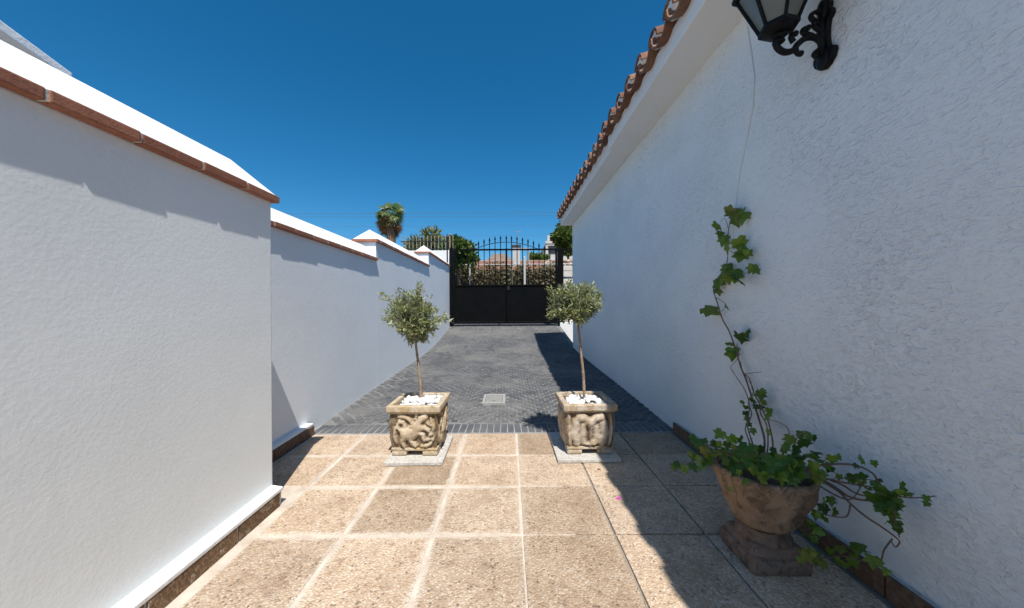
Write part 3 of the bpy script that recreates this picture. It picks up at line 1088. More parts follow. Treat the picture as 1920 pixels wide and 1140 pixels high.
def planter(name, label, cx, cy, rotz, strokes, mat, slab_label, zb=.024):
    root = thing(name, label, 'planter', (cx, cy, zb), 'carved stone planters')
    H = .345
    # body
    n = 30
    m_ = 34
    z0, z1 = .042, .292
    ts = np.linspace(0, 1, m_)
    hw = np.interp(ts, [0, .08, .35, .70, .92, 1], [.156, .161, .170, .173, .168, .164])
    vs, hol = [], []
    for j, t in enumerate(ts):
        for side in range(4):
            s = np.linspace(-1, 1, n, endpoint=False)
            h = relief(strokes, s, np.full_like(s, t))
            edge = np.clip((1 - np.abs(s)) / .06, 0, 1) ** .5
            amp = .030 * h - .016 + .004 * np.array([mnoise.noise(Vector((q_ * 9 + cx * 31, t * 9, side * 3.7))) for q_ in s])
            amp = amp * np.clip((1 - abs(2 * t - 1)) / .10, 0, 1)
            c = hw[j]
            # rounded corner
            rr = .022
            for q in range(n):
                lx = s[q] * c
                dep = c
                ov = abs(lx) - (c - rr)
                if ov > 0:
                    dep = c - rr + math.sqrt(max(rr * rr - ov * ov, 0)) * .98
                dep += amp[q] * edge[q]
                a = side * math.pi / 2
                x = lx * math.cos(a) + dep * math.sin(a)
                y = lx * math.sin(a) - dep * math.cos(a)
                nz_ = .0035 * mnoise.noise(Vector((x * 22 + cx * 9, y * 22, t * 6)))
                vs.append((cx + x * (1 + nz_ * 5), cy + y * (1 + nz_ * 5), zb + z0 + (z1 - z0) * t))
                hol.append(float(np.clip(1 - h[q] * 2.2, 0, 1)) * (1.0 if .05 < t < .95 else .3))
    N = 4 * n
    fs = []
    for j in range(m_ - 1):
        for k in range(N):
            a, b_ = j * N + k, j * N + (k + 1) % N
            fs.append((a, b_, b_ + N, a + N))
    fs.append(tuple(range(N))[::-1])
    b = MB()
    b.v, b.f = vs, fs
    body = part('body', b, mat, root, smooth=True, angle=60)
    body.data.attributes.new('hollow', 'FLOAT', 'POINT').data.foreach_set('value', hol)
    # moulding and feet
    mo = MB().box(cx - .158, cx + .158, cy - .158, cy + .158, zb + .034, zb + .052)
    part('base_moulding', mo, mat, root, bevel=.006)
    for (ex, ey) in ((-1, -1), (1, -1), (1, 1), (-1, 1)):
        part('foot', MB().box(cx + ex * .105 - .052, cx + ex * .105 + .052, cy + ey * .105 - .052, cy + ey * .105 + .052, zb + .0005, zb + .035), mat, root, bevel=.012)
    # rim
    ri = MB()
    o_, i_ = .183, .148
    zr0, zr1 = zb + .290, zb + H
    ring = lambda h, z: [(cx - h, cy - h, z), (cx + h, cy - h, z), (cx + h, cy + h, z), (cx - h, cy + h, z)]
    ri.v = ring(o_ - .016, zr0) + ring(o_, zr0 + .014) + ring(o_, zr1 - .006) + ring(o_ - .005, zr1) + ring(i_, zr1) + ring(i_ - .004, zr1 - .045)
    for L in range(5):
        for k in range(4):
            a, b_ = L * 4 + k, L * 4 + (k + 1) % 4
            ri.f.append((a, b_, b_ + 4, a + 4))
    part('rim', ri, mat, root, bevel=.005)
    part('soil', MB().box(cx - .147, cx + .147, cy - .147, cy + .147, zr1 - .06, zr1 - .032), M['soil'], root)
    # loose white pebbles
    rn = random.Random(int(cx * 1000))
    mes = []
    for q in range(4):
        bb = MB()
        bb.ball((0, 0, 0), (1, .8, .65), 7, 5)
        bb.v = [tuple(Vector(p) * (1 + .22 * mnoise.noise(Vector(p) * 1.7 + Vector((q * 5, 0, 0))))) for p in bb.v]
        mes.append(bb.mesh('pebble', M['pebble']))
    for q in range(85):
        u, v = rn.uniform(-.128, .128), rn.uniform(-.128, .128)
        if abs(u) < .012 and abs(v) < .012:
            continue
        r_ = rn.uniform(.013, .024)
        lift = .020 * (1 - max(abs(u), abs(v)) / .13) + rn.uniform(-.004, .010)
        pb = link('pebble', rn.choice(mes), (cx + u, cy + v, zr1 - .028 + lift), root, (rn.uniform(-.5, .5), rn.uniform(-.5, .5), rn.uniform(0, 6)))
        pb.scale = (r_, r_, r_)
    root.rotation_euler = (0, 0, rotz)
    return root


def slab(label, x0, x1, y0, y1, rot):
    c = ((x0 + x1) / 2, (y0 + y1) / 2, 0.0)
    b = MB().box(x0, x1, y0, y1, .002, .023)
    o = part('base_slab', b, M['slab_grey'], pivot=c, bevel=.003)
    o.rotation_euler = (0, 0, rot)
    tag(o, label, 'slab', 'pale slabs under the planters')


slab('pale flat slab under the left planter, wholly in sunlight', -.818, -.436, 2.235, 2.70, R(.6))
slab('pale flat slab under the right planter, half in shade', .318, .735, 2.262, 2.755, R(.4))
planter('stone_planter', 'square stone planter carved with a prancing animal, the left one of the pair', -.640, 2.488, R(-1.0), BEAST, M['planter'], '')
planter('stone_planter', 'square stone planter carved with a tree, the right one of the pair', .548, 2.497, R(1.2), TREE, M['planter_b'], '')


# ------------------------------------------------------------------ foliage as many small leaves
def leaf_mesh(name, cen, dirs, size, aspect, mat, fold=.25, jit=1.0, seed=1, nrm_up=.3):
    """one mesh of leaves: centre, pointing direction, length; each leaf is two folded halves"""
    g = np.random.default_rng(seed)
    N = len(cen)
    cen = np.asarray(cen, float)
    d = np.asarray(dirs, float) + g.normal(0, .35 * jit, (N, 3))
    d /= np.linalg.norm(d, axis=1)[:, None]
    a = g.normal(0, 1, (N, 3))
    a[:, 2] += nrm_up * 3
    nrm = a - d * (a * d).sum(1)[:, None]
    nrm /= np.linalg.norm(nrm, axis=1)[:, None] + 1e-9
    s = np.cross(nrm, d)
    L = (np.asarray(size) * g.uniform(.7, 1.25, N))[:, None]
    w = L * aspect
    p0 = cen
    p3 = cen + d * L
    mid = cen + d * L * .48
    pl = mid + s * w + nrm * w * fold
    pr = mid - s * w + nrm * w * fold
    V = np.stack([p0, pr, p3, pl], 1).reshape(-1, 3)
    Fc = []
    for i in range(N):
        o = i * 4
        Fc.append((o, o + 1, o + 2))
        Fc.append((o, o + 2, o + 3))
    me = bpy.data.meshes.new(name)
    me.from_pydata(V.tolist(), [], Fc)
    tone = np.repeat(g.random(N), 4)
    me.attributes.new('tone', 'FLOAT', 'POINT').data.foreach_set('value', tone)
    me.materials.append(mat)
    return me


def olive(name, label, base, top, cc, rad, seed, tufts=()):
    rn = random.Random(seed)
    root = thing(name, label, 'olive tree', base, 'lollipop olive trees')
    b0, t0, c0 = Vector(base), Vector(top), Vector(cc)
    mid1 = b0.lerp(t0, .35) + Vector((.008, 0, 0))
    mid2 = b0.lerp(t0, .7) + Vector((.004, .004, 0))
    trunk = spl([b0, mid1, mid2, t0, t0.lerp(c0, .5)], 6)
    part('trunk', MB().tube(trunk, [.0115 - .0045 * i / len(trunk) + .0008 * math.sin(i * 2.2) for i in range(len(trunk))], 8), M['olive_bark'], root, smooth=True)
    br = MB()
    cen, dr, sz = [], [], []
    ntw = 215
    for q in range(ntw):
        # twig end inside an uneven ball
        v = Vector((rn.gauss(0, 1), rn.gauss(0, 1), rn.gauss(0, 1))).normalized()
        k = rn.random() ** .42
        lump = 1 + .22 * mnoise.noise(v * 2.3 + Vector((seed, 0, 0))) + .10 * mnoise.noise(v * 6 + Vector((0, seed, 0)))
        e = c0 + Vector((v.x * rad[0], v.y * rad[1], v.z * rad[2])) * k * lump
        st = t0.lerp(c0, rn.uniform(.0, .8))
        m1 = st.lerp(e, .5) + Vector((rn.uniform(-.02, .02), rn.uniform(-.02, .02), rn.uniform(0, .03)))
        pts = spl([st, m1, e], 4)
        if q % 2 == 0:
            br.tube(pts, [.0035 - .0022 * i / len(pts) for i in range(len(pts))], 4, cap=False)
        L = (e - m1).normalized()
        nl = rn.randint(17, 26)
        for i in range(nl):
            f = rn.uniform(.25, 1.08)
            p = m1.lerp(e, f) + Vector((rn.gauss(0, .010), rn.gauss(0, .010), rn.gauss(0, .010)))
            side = Vector((rn.gauss(0, 1), rn.gauss(0, 1), rn.gauss(0, 1) + .15)).normalized()
            cen.append(tuple(p))
            dr.append(tuple((L * .7 + side * .75)))
            sz.append(rn.uniform(.026, .046))
    for (tc, n_) in tufts:
        tc = Vector(tc)
        st = c0.lerp(tc, .55)
        br.tube([c0.lerp(tc, .2), st, tc], [.0035, .0025, .0015], 4, cap=False)
        for i in range(n_):
            p = st.lerp(tc, rn.uniform(.3, 1.05)) + Vector((rn.gauss(0, .012), rn.gauss(0, .012), rn.gauss(0, .012)))
            cen.append(tuple(p))
            dr.append(tuple((tc - st).normalized() + Vector((rn.gauss(0, .7), rn.gauss(0, .7), rn.gauss(0, .7)))))
            sz.append(rn.uniform(.026, .044))
    part('branches', br, M['olive_bark'], root)
    me = leaf_mesh('crown', np.array(cen) - np.array(base), dr, sz, .15, M['olive'], seed=seed)
    link('crown', me, base, root)
    return root


olive('olive_tree', 'small clipped olive tree in the left planter with a stray side tuft', (-.636, 2.49, .335), (-.672, 2.50, .745), (-.690, 2.49, .985), (.190, .190, .200), 11,
      tufts=[(P(838, 598, 2.48), 60), (P(716, 552, 2.5), 40), (P(786, 536, 2.46), 35), (P(812, 622, 2.46), 40)])
olive('olive_tree', 'small clipped olive tree leaning left in the right planter, near the house', (.549, 2.50, .335), (.508, 2.50, .880), (.482, 2.49, 1.058), (.188, .185, .150), 23,
      tufts=[(P(1030, 545, 2.46), 40), (P(1125, 572, 2.5), 40), (P(1033, 592, 2.46), 35), (P(1112, 540, 2.48), 35)])

# ------------------------------------------------------------------ urn and ivy
UX, UY = 1.052, 1.432
urn = thing('stone_urn', 'weathered footed stone urn full of ivy against the house wall', 'urn', (UX, UY, 0))


def noisy(mb_, amp, sc, off=0):
    out = []
    for p in mb_.v:
        v = Vector(p)
        d = Vector((mnoise.noise(v * sc + Vector((off, 0, 0))), mnoise.noise(v * sc + Vector((0, off + 7, 0))), mnoise.noise(v * sc + Vector((3, 0, off)))))
        out.append(tuple(v + d * amp))
    mb_.v = out
    return mb_


def square_lathe(prof, c, n=12):
    b = MB()
    o = 0
    for (h, z) in prof:
        for side in range(4):
            for q in range(n):
                s = -1 + 2 * q / n
                a = side * math.pi / 2
                dep = h * (1 - .05 * abs(s) ** 8)
                lx = s * h * .97
                b.v.append((c[0] + lx * math.cos(a) + dep * math.sin(a), c[1] + lx * math.sin(a) - dep * math.cos(a), c[2] + z))
    N = 4 * n
    for j in range(len(prof) - 1):
        for k in range(N):
            a, b_ = j * N + k, j * N + (k + 1) % N
            b.f.append((a, b_, b_ + N, a + N))
    b.f.append(tuple(range(N))[::-1])
    b.f.append(tuple((len(prof) - 1) * N + k for k in range(N)))
    return b


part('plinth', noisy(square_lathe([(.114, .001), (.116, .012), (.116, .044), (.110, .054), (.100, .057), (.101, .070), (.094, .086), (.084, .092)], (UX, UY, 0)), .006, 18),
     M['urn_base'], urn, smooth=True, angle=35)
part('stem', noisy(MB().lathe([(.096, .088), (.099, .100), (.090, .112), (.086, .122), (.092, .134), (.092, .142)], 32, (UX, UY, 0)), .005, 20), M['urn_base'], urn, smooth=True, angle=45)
b = MB()
prof = [(.086, .140), (.098, .148), (.110, .165), (.121, .195), (.135, .230), (.150, .270), (.163, .305), (.172, .335), (.180, .348), (.182, .362), (.177, .370), (.166, .371), (.160, .360), (.155, .33), (.0, .325)]
n = 64
for j, (r_, z) in enumerate(prof):
    for k in range(n):
        t = 2 * math.pi * k / n
        lob = .060 * abs(math.cos(4 * t + .5)) ** .6 - .02 if 1 < j < 8 else (.010 * abs(math.cos(4 * t + .5)) if j < 11 else 0)
        rr = r_ * (1 + lob)
        # carved garlands between the lobes
        rr += .0075 * math.sin(11 * t + 2 * math.sin(z * 60)) * math.sin((z - .15) / .2 * math.pi) if 1 < j < 8 else 0
        b.v.append((UX + rr * math.cos(t), UY + rr * math.sin(t), z))
for j in range(len(prof) - 1):
    for k in range(n):
        a, b_ = j * n + k, j * n + (k + 1) % n
        b.f.append((a, b_, b_ + n, a + n))
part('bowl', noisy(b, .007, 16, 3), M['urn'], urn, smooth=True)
part('soil', noisy(MB().lathe([(.156, .330), (.154, .345), (.10, .352), (.0, .356)], 24, (UX, UY, 0), cap=False), .006, 30), M['soil'], urn)

ivy = thing('ivy_plant', 'green ivy growing from the stone urn, climbing the house wall and trailing right', 'ivy', (UX, UY, .35))


def onwall(px, off=.03):
    return F * (HX - off) / (px - 953)


def TY0(px):
    return F * 1.25 / (px - 953)


def stem(pts, r0, r1):
    q = spl(pts, 5)
    part('stem', MB().tube(q, [1.25 * (r0 + (r1 - r0) * i / len(q)) for i in range(len(q))], 6), M['ivy_stem'], ivy, smooth=True)


def W_(px, py, off=.03):
    return P(px, py, onwall(px, off))


stem([(1.10, 1.50, .34), P(1432, 830, 1.66), W_(1422, 790), W_(1410, 752), W_(1398, 715), W_(1388, 690), W_(1378, 655), W_(1366, 622, .02), W_(1354, 600), W_(1345, 570), W_(1338, 545, .02),
      W_(1346, 525), W_(1362, 500), W_(1366, 470, .02), W_(1366, 440), W_(1372, 412), W_(1382, 396, .05)], .0042, .0015)
stem([(1.08, 1.52, .34), P(1446, 850, 1.60), P(1441, 800, 1.70), W_(1428, 770), W_(1412, 738, .04), W_(1404, 712), W_(1392, 700), W_(1388, 680, .05)], .0035, .0012)
stem([(1.06, 1.50, .34), P(1412, 845, 1.6), P(1400, 800, 1.74), W_(1404, 765), W_(1396, 735, .05), W_(1374, 700), W_(1370, 690), W_(1384, 672), W_(1382, 650, .04)], .003, .001)
stem([(1.12, 1.52, .34), P(1438, 842, 1.62), W_(1436, 800, .05), W_(1424, 775, .05), W_(1430, 750, .06), W_(1418, 730, .05)], .003, .0012)
stem([(1.04, 1.50, .34), P(1405, 838, 1.62), P(1396, 806, 1.72), W_(1408, 780, .05), W_(1402, 756, .05), W_(1412, 735, .04), W_(1400, 712, .04), W_(1386, 688, .05)], .0028, .001)
stem([W_(1364, 512), W_(1384, 520, .05), W_(1404, 512, .06), W_(1420, 508, .07)], .0014, .0008)
stem([W_(1366, 470), W_(1380, 478, .05), W_(1392, 468, .06)], .0014, .0008)
stem([W_(1378, 655), W_(1384, 645, .05)], .0014, .0008)
stem([P(1540, 898, 1.30), P(1575, 912, TY0(1575)), P(1605, 930, TY0(1605)), P(1640, 938, TY0(1640)), P(1672, 955, TY0(1672)), P(1676, 985, TY0(1676)), P(1684, 1012, TY0(1684))], .003, .0012)
stem([P(1520, 905, 1.32), P(1560, 930, TY0(1560)), P(1585, 940, TY0(1585)), P(1600, 935, TY0(1600)), P(1618, 905, TY0(1618))], .0026, .001)
stem([W_(1392, 704), W_(1410, 702, .06), W_(1428, 700, .08)], .0016, .0008)
stem([W_(1410, 745), W_(1420, 736, .06), W_(1430, 733, .07)], .0016, .0008)
stem([W_(1342, 560), W_(1358, 570), W_(1361, 578), W_(1350, 588)], .0016, .001)
stem([W_(1366, 430), W_(1360, 412), W_(1352, 418, .06)], .0014, .0008)
stem([(1.14, 1.46, .34), P(1470, 840, 1.50), P(1478, 812, 1.52), P(1462, 796, 1.60), P(1440, 790, 1.70)], .0022, .001)
stem([(1.02, 1.46, .345), P(1370, 856, 1.45), P(1340, 852, 1.45), P(1312, 858, 1.46), P(1288, 872, 1.46), P(1268, 884, 1.46)], .003, .001)
stem([(.99, 1.40, .35), P(1380, 866, 1.38), P(1345, 845, 1.40), P(1322, 835, 1.42), P(1303, 840, 1.44)], .0028, .001)
stem([(1.10, 1.42, .35), P(1485, 860, 1.36), P(1490, 830, 1.36), P(1505, 815, 1.36), P(1525, 835, 1.34)], .0026, .001)


def TY(px, X=1.27):
    return F * X / (px - 953)


stem([(1.13, 1.36, .355), P(1520, 880, 1.33), P(1560, 874, TY(1560, 1.22)), P(1600, 876, TY(1600)), P(1632, 890, TY(1632)), P(1648, 912, TY(1648)), P(1668, 930, TY(1668)), P(1705, 938, TY(1705)), P(1752, 935, TY(1752, 1.28))], .0038, .001)
stem([(1.14, 1.34, .36), P(1510, 890, 1.32), P(1555, 912, TY(1555, 1.22)), P(1590, 935, TY(1590, 1.25)), P(1625, 942, TY(1625, 1.26)), P(1650, 932, TY(1650, 1.25))], .0045, .002)
stem([P(1530, 900, 1.31), P(1570, 925, TY(1570, 1.23)), P(1592, 948, TY(1592, 1.24)), P(1620, 972, TY(1620, 1.25)), P(1650, 992, TY(1650)), P(1672, 1008, TY(1672)), P(1684, 1020, TY(1684)), P(1676, 1030, TY(1676)), P(1668, 1018, TY(1668))], .0034, .0012)
stem([P(1670, 1015, TY(1670)), P(1655, 1035, TY(1655)), P(1645, 1058, TY(1645)), P(1610, 1055, TY(1610, 1.24)), P(1575, 1046, TY(1575, 1.20)), P(1540, 1050, 1.22), P(1508, 1044, 1.24)], .002, .001)
stem([P(1592, 950, TY(1592, 1.24)), P(1585, 972, TY(1585, 1.22)), P(1560, 972, TY(1560, 1.2)), P(1540, 966, 1.31), P(1515, 955, 1.34)], .0022, .001)
stem([P(1560, 905, TY(1560, 1.22)), P(1600, 912, TY(1600, 1.24)), P(1640, 920, TY(1640, 1.25)), P(1660, 935, TY(1660, 1.25))], .003, .0012)
stem([P(1535, 905, 1.31), P(1580, 900, TY(1580, 1.24)), P(1610, 902, TY(1610)), P(1640, 905, TY(1640))], .002, .001)

half = [(0, 0), (.24, .12), (.50, -.06), (.37, -.27), (.56, -.50), (.27, -.58), (.12, -.80), (0, -1.0)]


def ivy_leaf(k, droop, fold):
    rn = random.Random(k)
    b = MB()
    spine = [(0, 0), (0, -.28), (0, -.58), (0, -1.0)]
    zf = lambda x, y: -fold * abs(x) - droop * (y * y) + .05 * math.sin(9 * x + 5 * y + k)
    b.v = [(0, y, zf(0, y)) for (_, y) in spine]
    for sg in (1, -1):
        o = len(b.v)
        for (x, y) in half[1:-1]:
            x2, y2 = x * rn.uniform(.9, 1.12), y + rn.uniform(-.05, .05)
            b.v.append((sg * x2, y2, zf(x2, y2)))
        f = [(0, o, o + 1), (0, o + 1, 1), (1, o + 1, o + 2), (1, o + 2, 2), (2, o + 2, o + 3), (2, o + 3, o + 4), (2, o + 4, o + 5), (2, o + 5, 3)]
        b.f += f if sg < 0 else [q[::-1] for q in f]
    return b


leaf_me = {}
for k in range(4):
    for mn in ('ivy', 'ivy_young'):
        leaf_me[(k, mn)] = ivy_leaf(k, .12 + .12 * k, .12 + .06 * ((k * 3) % 4)).mesh('leaf', M[mn], fix=False)
LV = [(1382, 398, 38), (1366, 400, 20), (1350, 425, 22), (1376, 416, 28), (1355, 455, 22), (1362, 470, 22), (1390, 462, 28), (1388, 485, 26),
      (1396, 470, 22), (1375, 515, 36), (1390, 525, 34), (1355, 520, 26), (1342, 535, 28), (1408, 508, 20), (1420, 510, 18), (1362, 505, 24), (1337, 585, 36), (1362, 582, 13),
      (1385, 640, 28), (1370, 648, 16), (1375, 668, 26), (1368, 660, 18), (1378, 520, 28), (1348, 548, 18), (1352, 440, 16), (1400, 480, 18), (1366, 528, 22),
      (1425, 745, 24), (1418, 765, 28), (1400, 790, 14), (1398, 780, 14), (1435, 785, 22), (1430, 738, 15), (1405, 800, 14), (1396, 768, 14), (1440, 775, 16), (1412, 752, 18), (1428, 760, 20), (1410, 812, 16), (1436, 815, 18), (1392, 758, 12),
      (1305, 835, 26), (1318, 850, 28), (1345, 818, 26), (1295, 860, 24), (1312, 875, 34), (1325, 855, 22), (1262, 880, 18), (1280, 885, 24), (1270, 872, 18),
      (1300, 825, 18), (1340, 840, 22), (1355, 850, 22), (1372, 830, 26), (1385, 830, 24), (1330, 870, 24), (1316, 828, 18), (1362, 840, 20), (1300, 880, 22), (1333, 832, 16),
      (1395, 850, 36), (1400, 870, 42), (1375, 885, 36), (1365, 875, 30), (1420, 870, 32), (1450, 885, 48), (1475, 880, 54), (1460, 902, 42), (1415, 895, 38), (1390, 905, 24), (1440, 868, 28), (1385, 860, 28),
      (1430, 900, 32), (1378, 850, 24), (1408, 845, 24), (1425, 850, 26), (1492, 890, 34), (1480, 905, 28), (1405, 885, 30), (1350, 862, 24), (1360, 890, 22), (1452, 862, 26), (1465, 850, 22),
      (1480, 830, 26), (1497, 820, 22), (1515, 820, 24), (1510, 835, 22), (1495, 850, 26), (1525, 850, 26), (1470, 845, 20), (1535, 870, 24), (1520, 880, 28), (1540, 895, 24), (1550, 880, 20),
      (1502, 868, 24), (1512, 858, 20), (1528, 862, 18), (1500, 838, 18), (1530, 905, 26),
      (1558, 868, 24), (1552, 885, 20), (1620, 868, 24), (1605, 878, 14), (1600, 905, 26), (1615, 900, 20), (1640, 915, 18), (1655, 935, 54), (1665, 960, 46), (1690, 925, 34),
      (1680, 950, 30), (1735, 942, 18), (1733, 950, 14), (1545, 960, 24), (1560, 965, 22), (1540, 978, 22), (1530, 1000, 22), (1675, 990, 26), (1680, 1000, 20), (1640, 940, 30), (1650, 955, 30),
      (1590, 900, 18), (1610, 912, 18), (1556, 945, 22), (1572, 900, 16), (1645, 908, 16), (1702, 932, 20), (1515, 990, 24), (1525, 970, 22), (1540, 945, 20), (1520, 1015, 20),
      (1505, 1048, 26), (1515, 1042, 24), (1525, 1050, 30), (1538, 1065, 24), (1552, 1040, 18), (1572, 1035, 26), (1603, 1030, 34), (1570, 1060, 20), (1600, 1062, 26), (1635, 1060, 30), (1648, 1062, 18)]
rn = random.Random(5)
for i_, (px, py, s) in enumerate(list(LV)):
    if s > 38:
        for q in range(3):
            LV.append((px + rn.uniform(-20, 20), py + rn.uniform(-16, 16), s * rn.uniform(.5, .72)))
        LV[i_] = (px, py, s * .74)
    elif s > 22:
        if py < 800 and rn.random() < .6:
            continue
        LV.append((px + rn.uniform(-24, 24), py + rn.uniform(-18, 18), s * rn.uniform(.45, .7)))
for (px, py, s) in LV:
    if py < 812 and px < 1450:
        Y = onwall(px, rn.uniform(.035, .075))
    elif px >= 1542:
        Y = TY(px, rn.uniform(1.22, 1.29))
    elif py > 935:
        Y = rn.uniform(1.22, 1.30)
    elif py > 862 and px > 1340:
        Y = rn.uniform(1.25, 1.32)
    elif px < 1345:
        Y = rn.uniform(1.40, 1.50)
    else:
        Y = rn.uniform(1.32, 1.52)
    c = P(px, py, Y)
    L = s / F * Y * (1.0 if py < 720 else .80)
    young = (py < 600 and rn.random() < .55) or (py > 1020) or rn.random() < .12
    nrm = (Vector((-.62, -.62, .55)) + Vector((rn.gauss(0, .55), rn.gauss(0, .55), rn.gauss(0, .55)))).normalized()
    tip = Vector((rn.gauss(-.1, .5), rn.gauss(-.1, .4), -1 + rn.gauss(0, .5)))
    tip = (tip - nrm * tip.dot(nrm)).normalized()
    yv = -tip
    xv = yv.cross(nrm)
    mat3 = Matrix((xv, yv, nrm)).transposed()
    o = link('leaf', leaf_me[(rn.randrange(4), 'ivy_young' if young else 'ivy')], c - tip * L * .5, ivy, mat3.to_euler())
    o.scale = (L * rn.uniform(.85, 1.05), L, L)

# ------------------------------------------------------------------ small things on the slabs
p = P(1157, 937, F * CAM_H / (937 - 570))
b = MB()
b.v = [(-.014, 0, .003), (0, -.012, .004), (.016, .002, .003), (.002, .012, .005), (0, 0, .016)]
b.f = [(0, 1, 4), (1, 2, 4), (2, 3, 4), (3, 0, 4)]
b.v = [tuple(Vector(q) + Vector((p.x, p.y, 0))) for q in b.v]
tag(part('fallen_petal', b, M['petal'], pivot=(p.x, p.y, 0), fix=False), 'magenta bougainvillea petal lying on the paving by the shadow edge', 'petal')
p = P(1121, 882, F * CAM_H / (882 - 570))
b = MB()
b.v = [(-.012, 0, .003), (0, -.005, .005), (.012, .002, .003), (0, .006, .007)]
b.f = [(0, 1, 3), (1, 2, 3)]
b.v = [tuple(Vector(q) + Vector((p.x, p.y, 0))) for q in b.v]
tag(part('dry_leaf', b, M['dryleaf'], pivot=(p.x, p.y, 0), fix=False), 'tiny dry brown leaf on the paving in front of the right planter', 'leaf')


# ------------------------------------------------------------------ beyond the gate
def scatter_box(x0, x1, y0, y1, z0, z1, n, seed, wav=.12):
    g = np.random.default_rng(seed)
    pts = np.stack([g.uniform(x0, x1, n), g.uniform(y0, y1, n), g.uniform(z0, z1, n)], 1)
    top = z1 - wav * (np.sin(pts[:, 0] * 2.3) + np.sin(pts[:, 0] * 5.1 + 1)) * .5 - wav
    keep = pts[:, 2] < top
    pts = pts[keep]
    d = g.normal(0, 1, pts.shape)
    return pts, d


hg = thing('creeper_fence', 'wire fence overgrown with dry green creeper across the street', 'fence', (0, 14.6, .45))
pts, d = scatter_box(-6, 3.0, 14.35, 14.85, .5, 2.86, 9000, 3)
link('creeper', leaf_mesh('creeper', pts - np.array([0, 14.6, .45]), d, np.full(len(pts), .13), .36, M['hedge'], seed=4), (0, 14.6, .45), hg)
pts, d = scatter_box(-6, 3.0, 14.30, 14.7, .5, 2.6, 2600, 9)
link('dry_creeper', leaf_mesh('dry_creeper', pts - np.array([0, 14.6, .45]), d, np.full(len(pts), .15), .25, M['hedge_dry'], seed=5), (0, 14.6, .45), hg)
part('backing', MB().box(-6, 3.0, 14.66, 14.70, .45, 2.5), M['hedge_core'], hg)
part('top_wire', MB().tube([(-6, 14.32, 2.70), (3.2, 14.32, 2.70)], .018, 6), M['galv'], hg)
for X in (-5.2, -3.4, -1.6, .15, 2.4):
    part('fence_post', MB().tube([(X, 14.40, .45), (X, 14.40, 2.72)], .03, 6), M['galv'], hg)
gp = thing('street_post', 'pale grey metal post standing in front of the creeper fence', 'post', (.67, 14.1, .45))
part('shaft', MB().tube([(.678, 14.1, .4), (.678, 14.1, 2.96)], .045, 10), M['galv'], gp)
part('post_cap', MB().ball((.678, 14.1, 2.97), (.05, .05, .025), 10, 6), M['galv'], gp)

# low tiled houses
fh = thing('tiled_bungalow', 'low bungalow with terracotta roof seen through the gate bars', 'house', (0, 21, .5))
part('wall', MB().box(-4.5, 5.0, 20.6, 26, .45, 3.15), M['far_white'], fh)
b = MB()
nst = 110
zz0, zz1 = 3.05, 3.92
for i in range(nst + 1):
    X = -4.8 + 10.1 * i / nst
    w = .035 * (i % 2)
    for (y, z) in ((20.2, zz0), (21.6, (zz0 + zz1) / 2 + .03), (23.2, zz1)):
        b.v.append((X, y, z + w))
for i in range(nst):
    for j in range(2):
        a = i * 3 + j
        b.f.append((a, a + 3, a + 4, a + 1))
rf = part('roof', b, M['roof_far'], fh)
part('roof_back', MB().hexa([(-4.8, 23.21, 3.0), (5.3, 23.21, 3.0), (5.3, 26.4, 3.0), (-4.8, 26.4, 3.0)], [(-4.8, 23.21, 3.9), (5.3, 23.21, 3.9), (5.3, 26.4, 3.05), (-4.8, 26.4, 3.05)]), M['roof_far'], fh)
part('ridge_tile', MB().tube([(-4.8, 23.2, 3.93), (5.3, 23.2, 3.93)], .07, 8), M['roof_pale'], fh)
ch = part('chimney', MB().box(.30, .74, 21.0, 21.5, 3.1, 4.56), M['far_white'], fh, bevel=.01)
q = part('chimney_cap', MB().box(.24, .80, 20.94, 21.56, 4.562, 4.66), M['capdark'], ch, pivot=WL[ch], bevel=.01)
part('parapet', MB().box(.745, 1.32, 21.1, 21.3, 4.36, 4.48), M['far_white'], fh)
part('parapet_post', MB().box(1.2, 1.30, 21.12, 21.28, 3.3, 4.359), M['far_white'], fh)
an = thing('rooftop_antenna', 'small aerial on a thin mast above the bungalow chimney', 'antenna', (.63, 21.8, 3.5))
part('mast', MB().tube([(.63, 21.8, 3.4), (.63, 21.8, 5.68)], .012, 6), M['antenna'], an)
b = MB().tube([(.45, 21.8, 5.62), (.80, 21.8, 5.66)], .012, 5)
for k in range(4):
    b.tube([(.5 + .08 * k, 21.65, 5.63), (.5 + .08 * k, 21.95, 5.63)], .009, 5)
part('aerial', b, M['antenna'], an)
# paler gabled roof behind it
ph = thing('pale_roofed_house', 'small house with a pale pinkish gabled roof behind the bungalow', 'house', (-.6, 29, .5))
part('wall', MB().box(-1.9, .5, 28.6, 32, .45, 4.3), M['far_white'], ph)
b = MB().hexa([(-2.2, 28.2, 4.25), (.8, 28.2, 4.25), (.8, 32.4, 4.25), (-2.2, 32.4, 4.25)], [(-1.2, 28.4, 5.2), (-.2, 28.4, 5.2), (-.2, 32.2, 5.2), (-1.2, 32.2, 5.2)])
part('roof', b, M['roof_pale'], ph, bevel=.02)
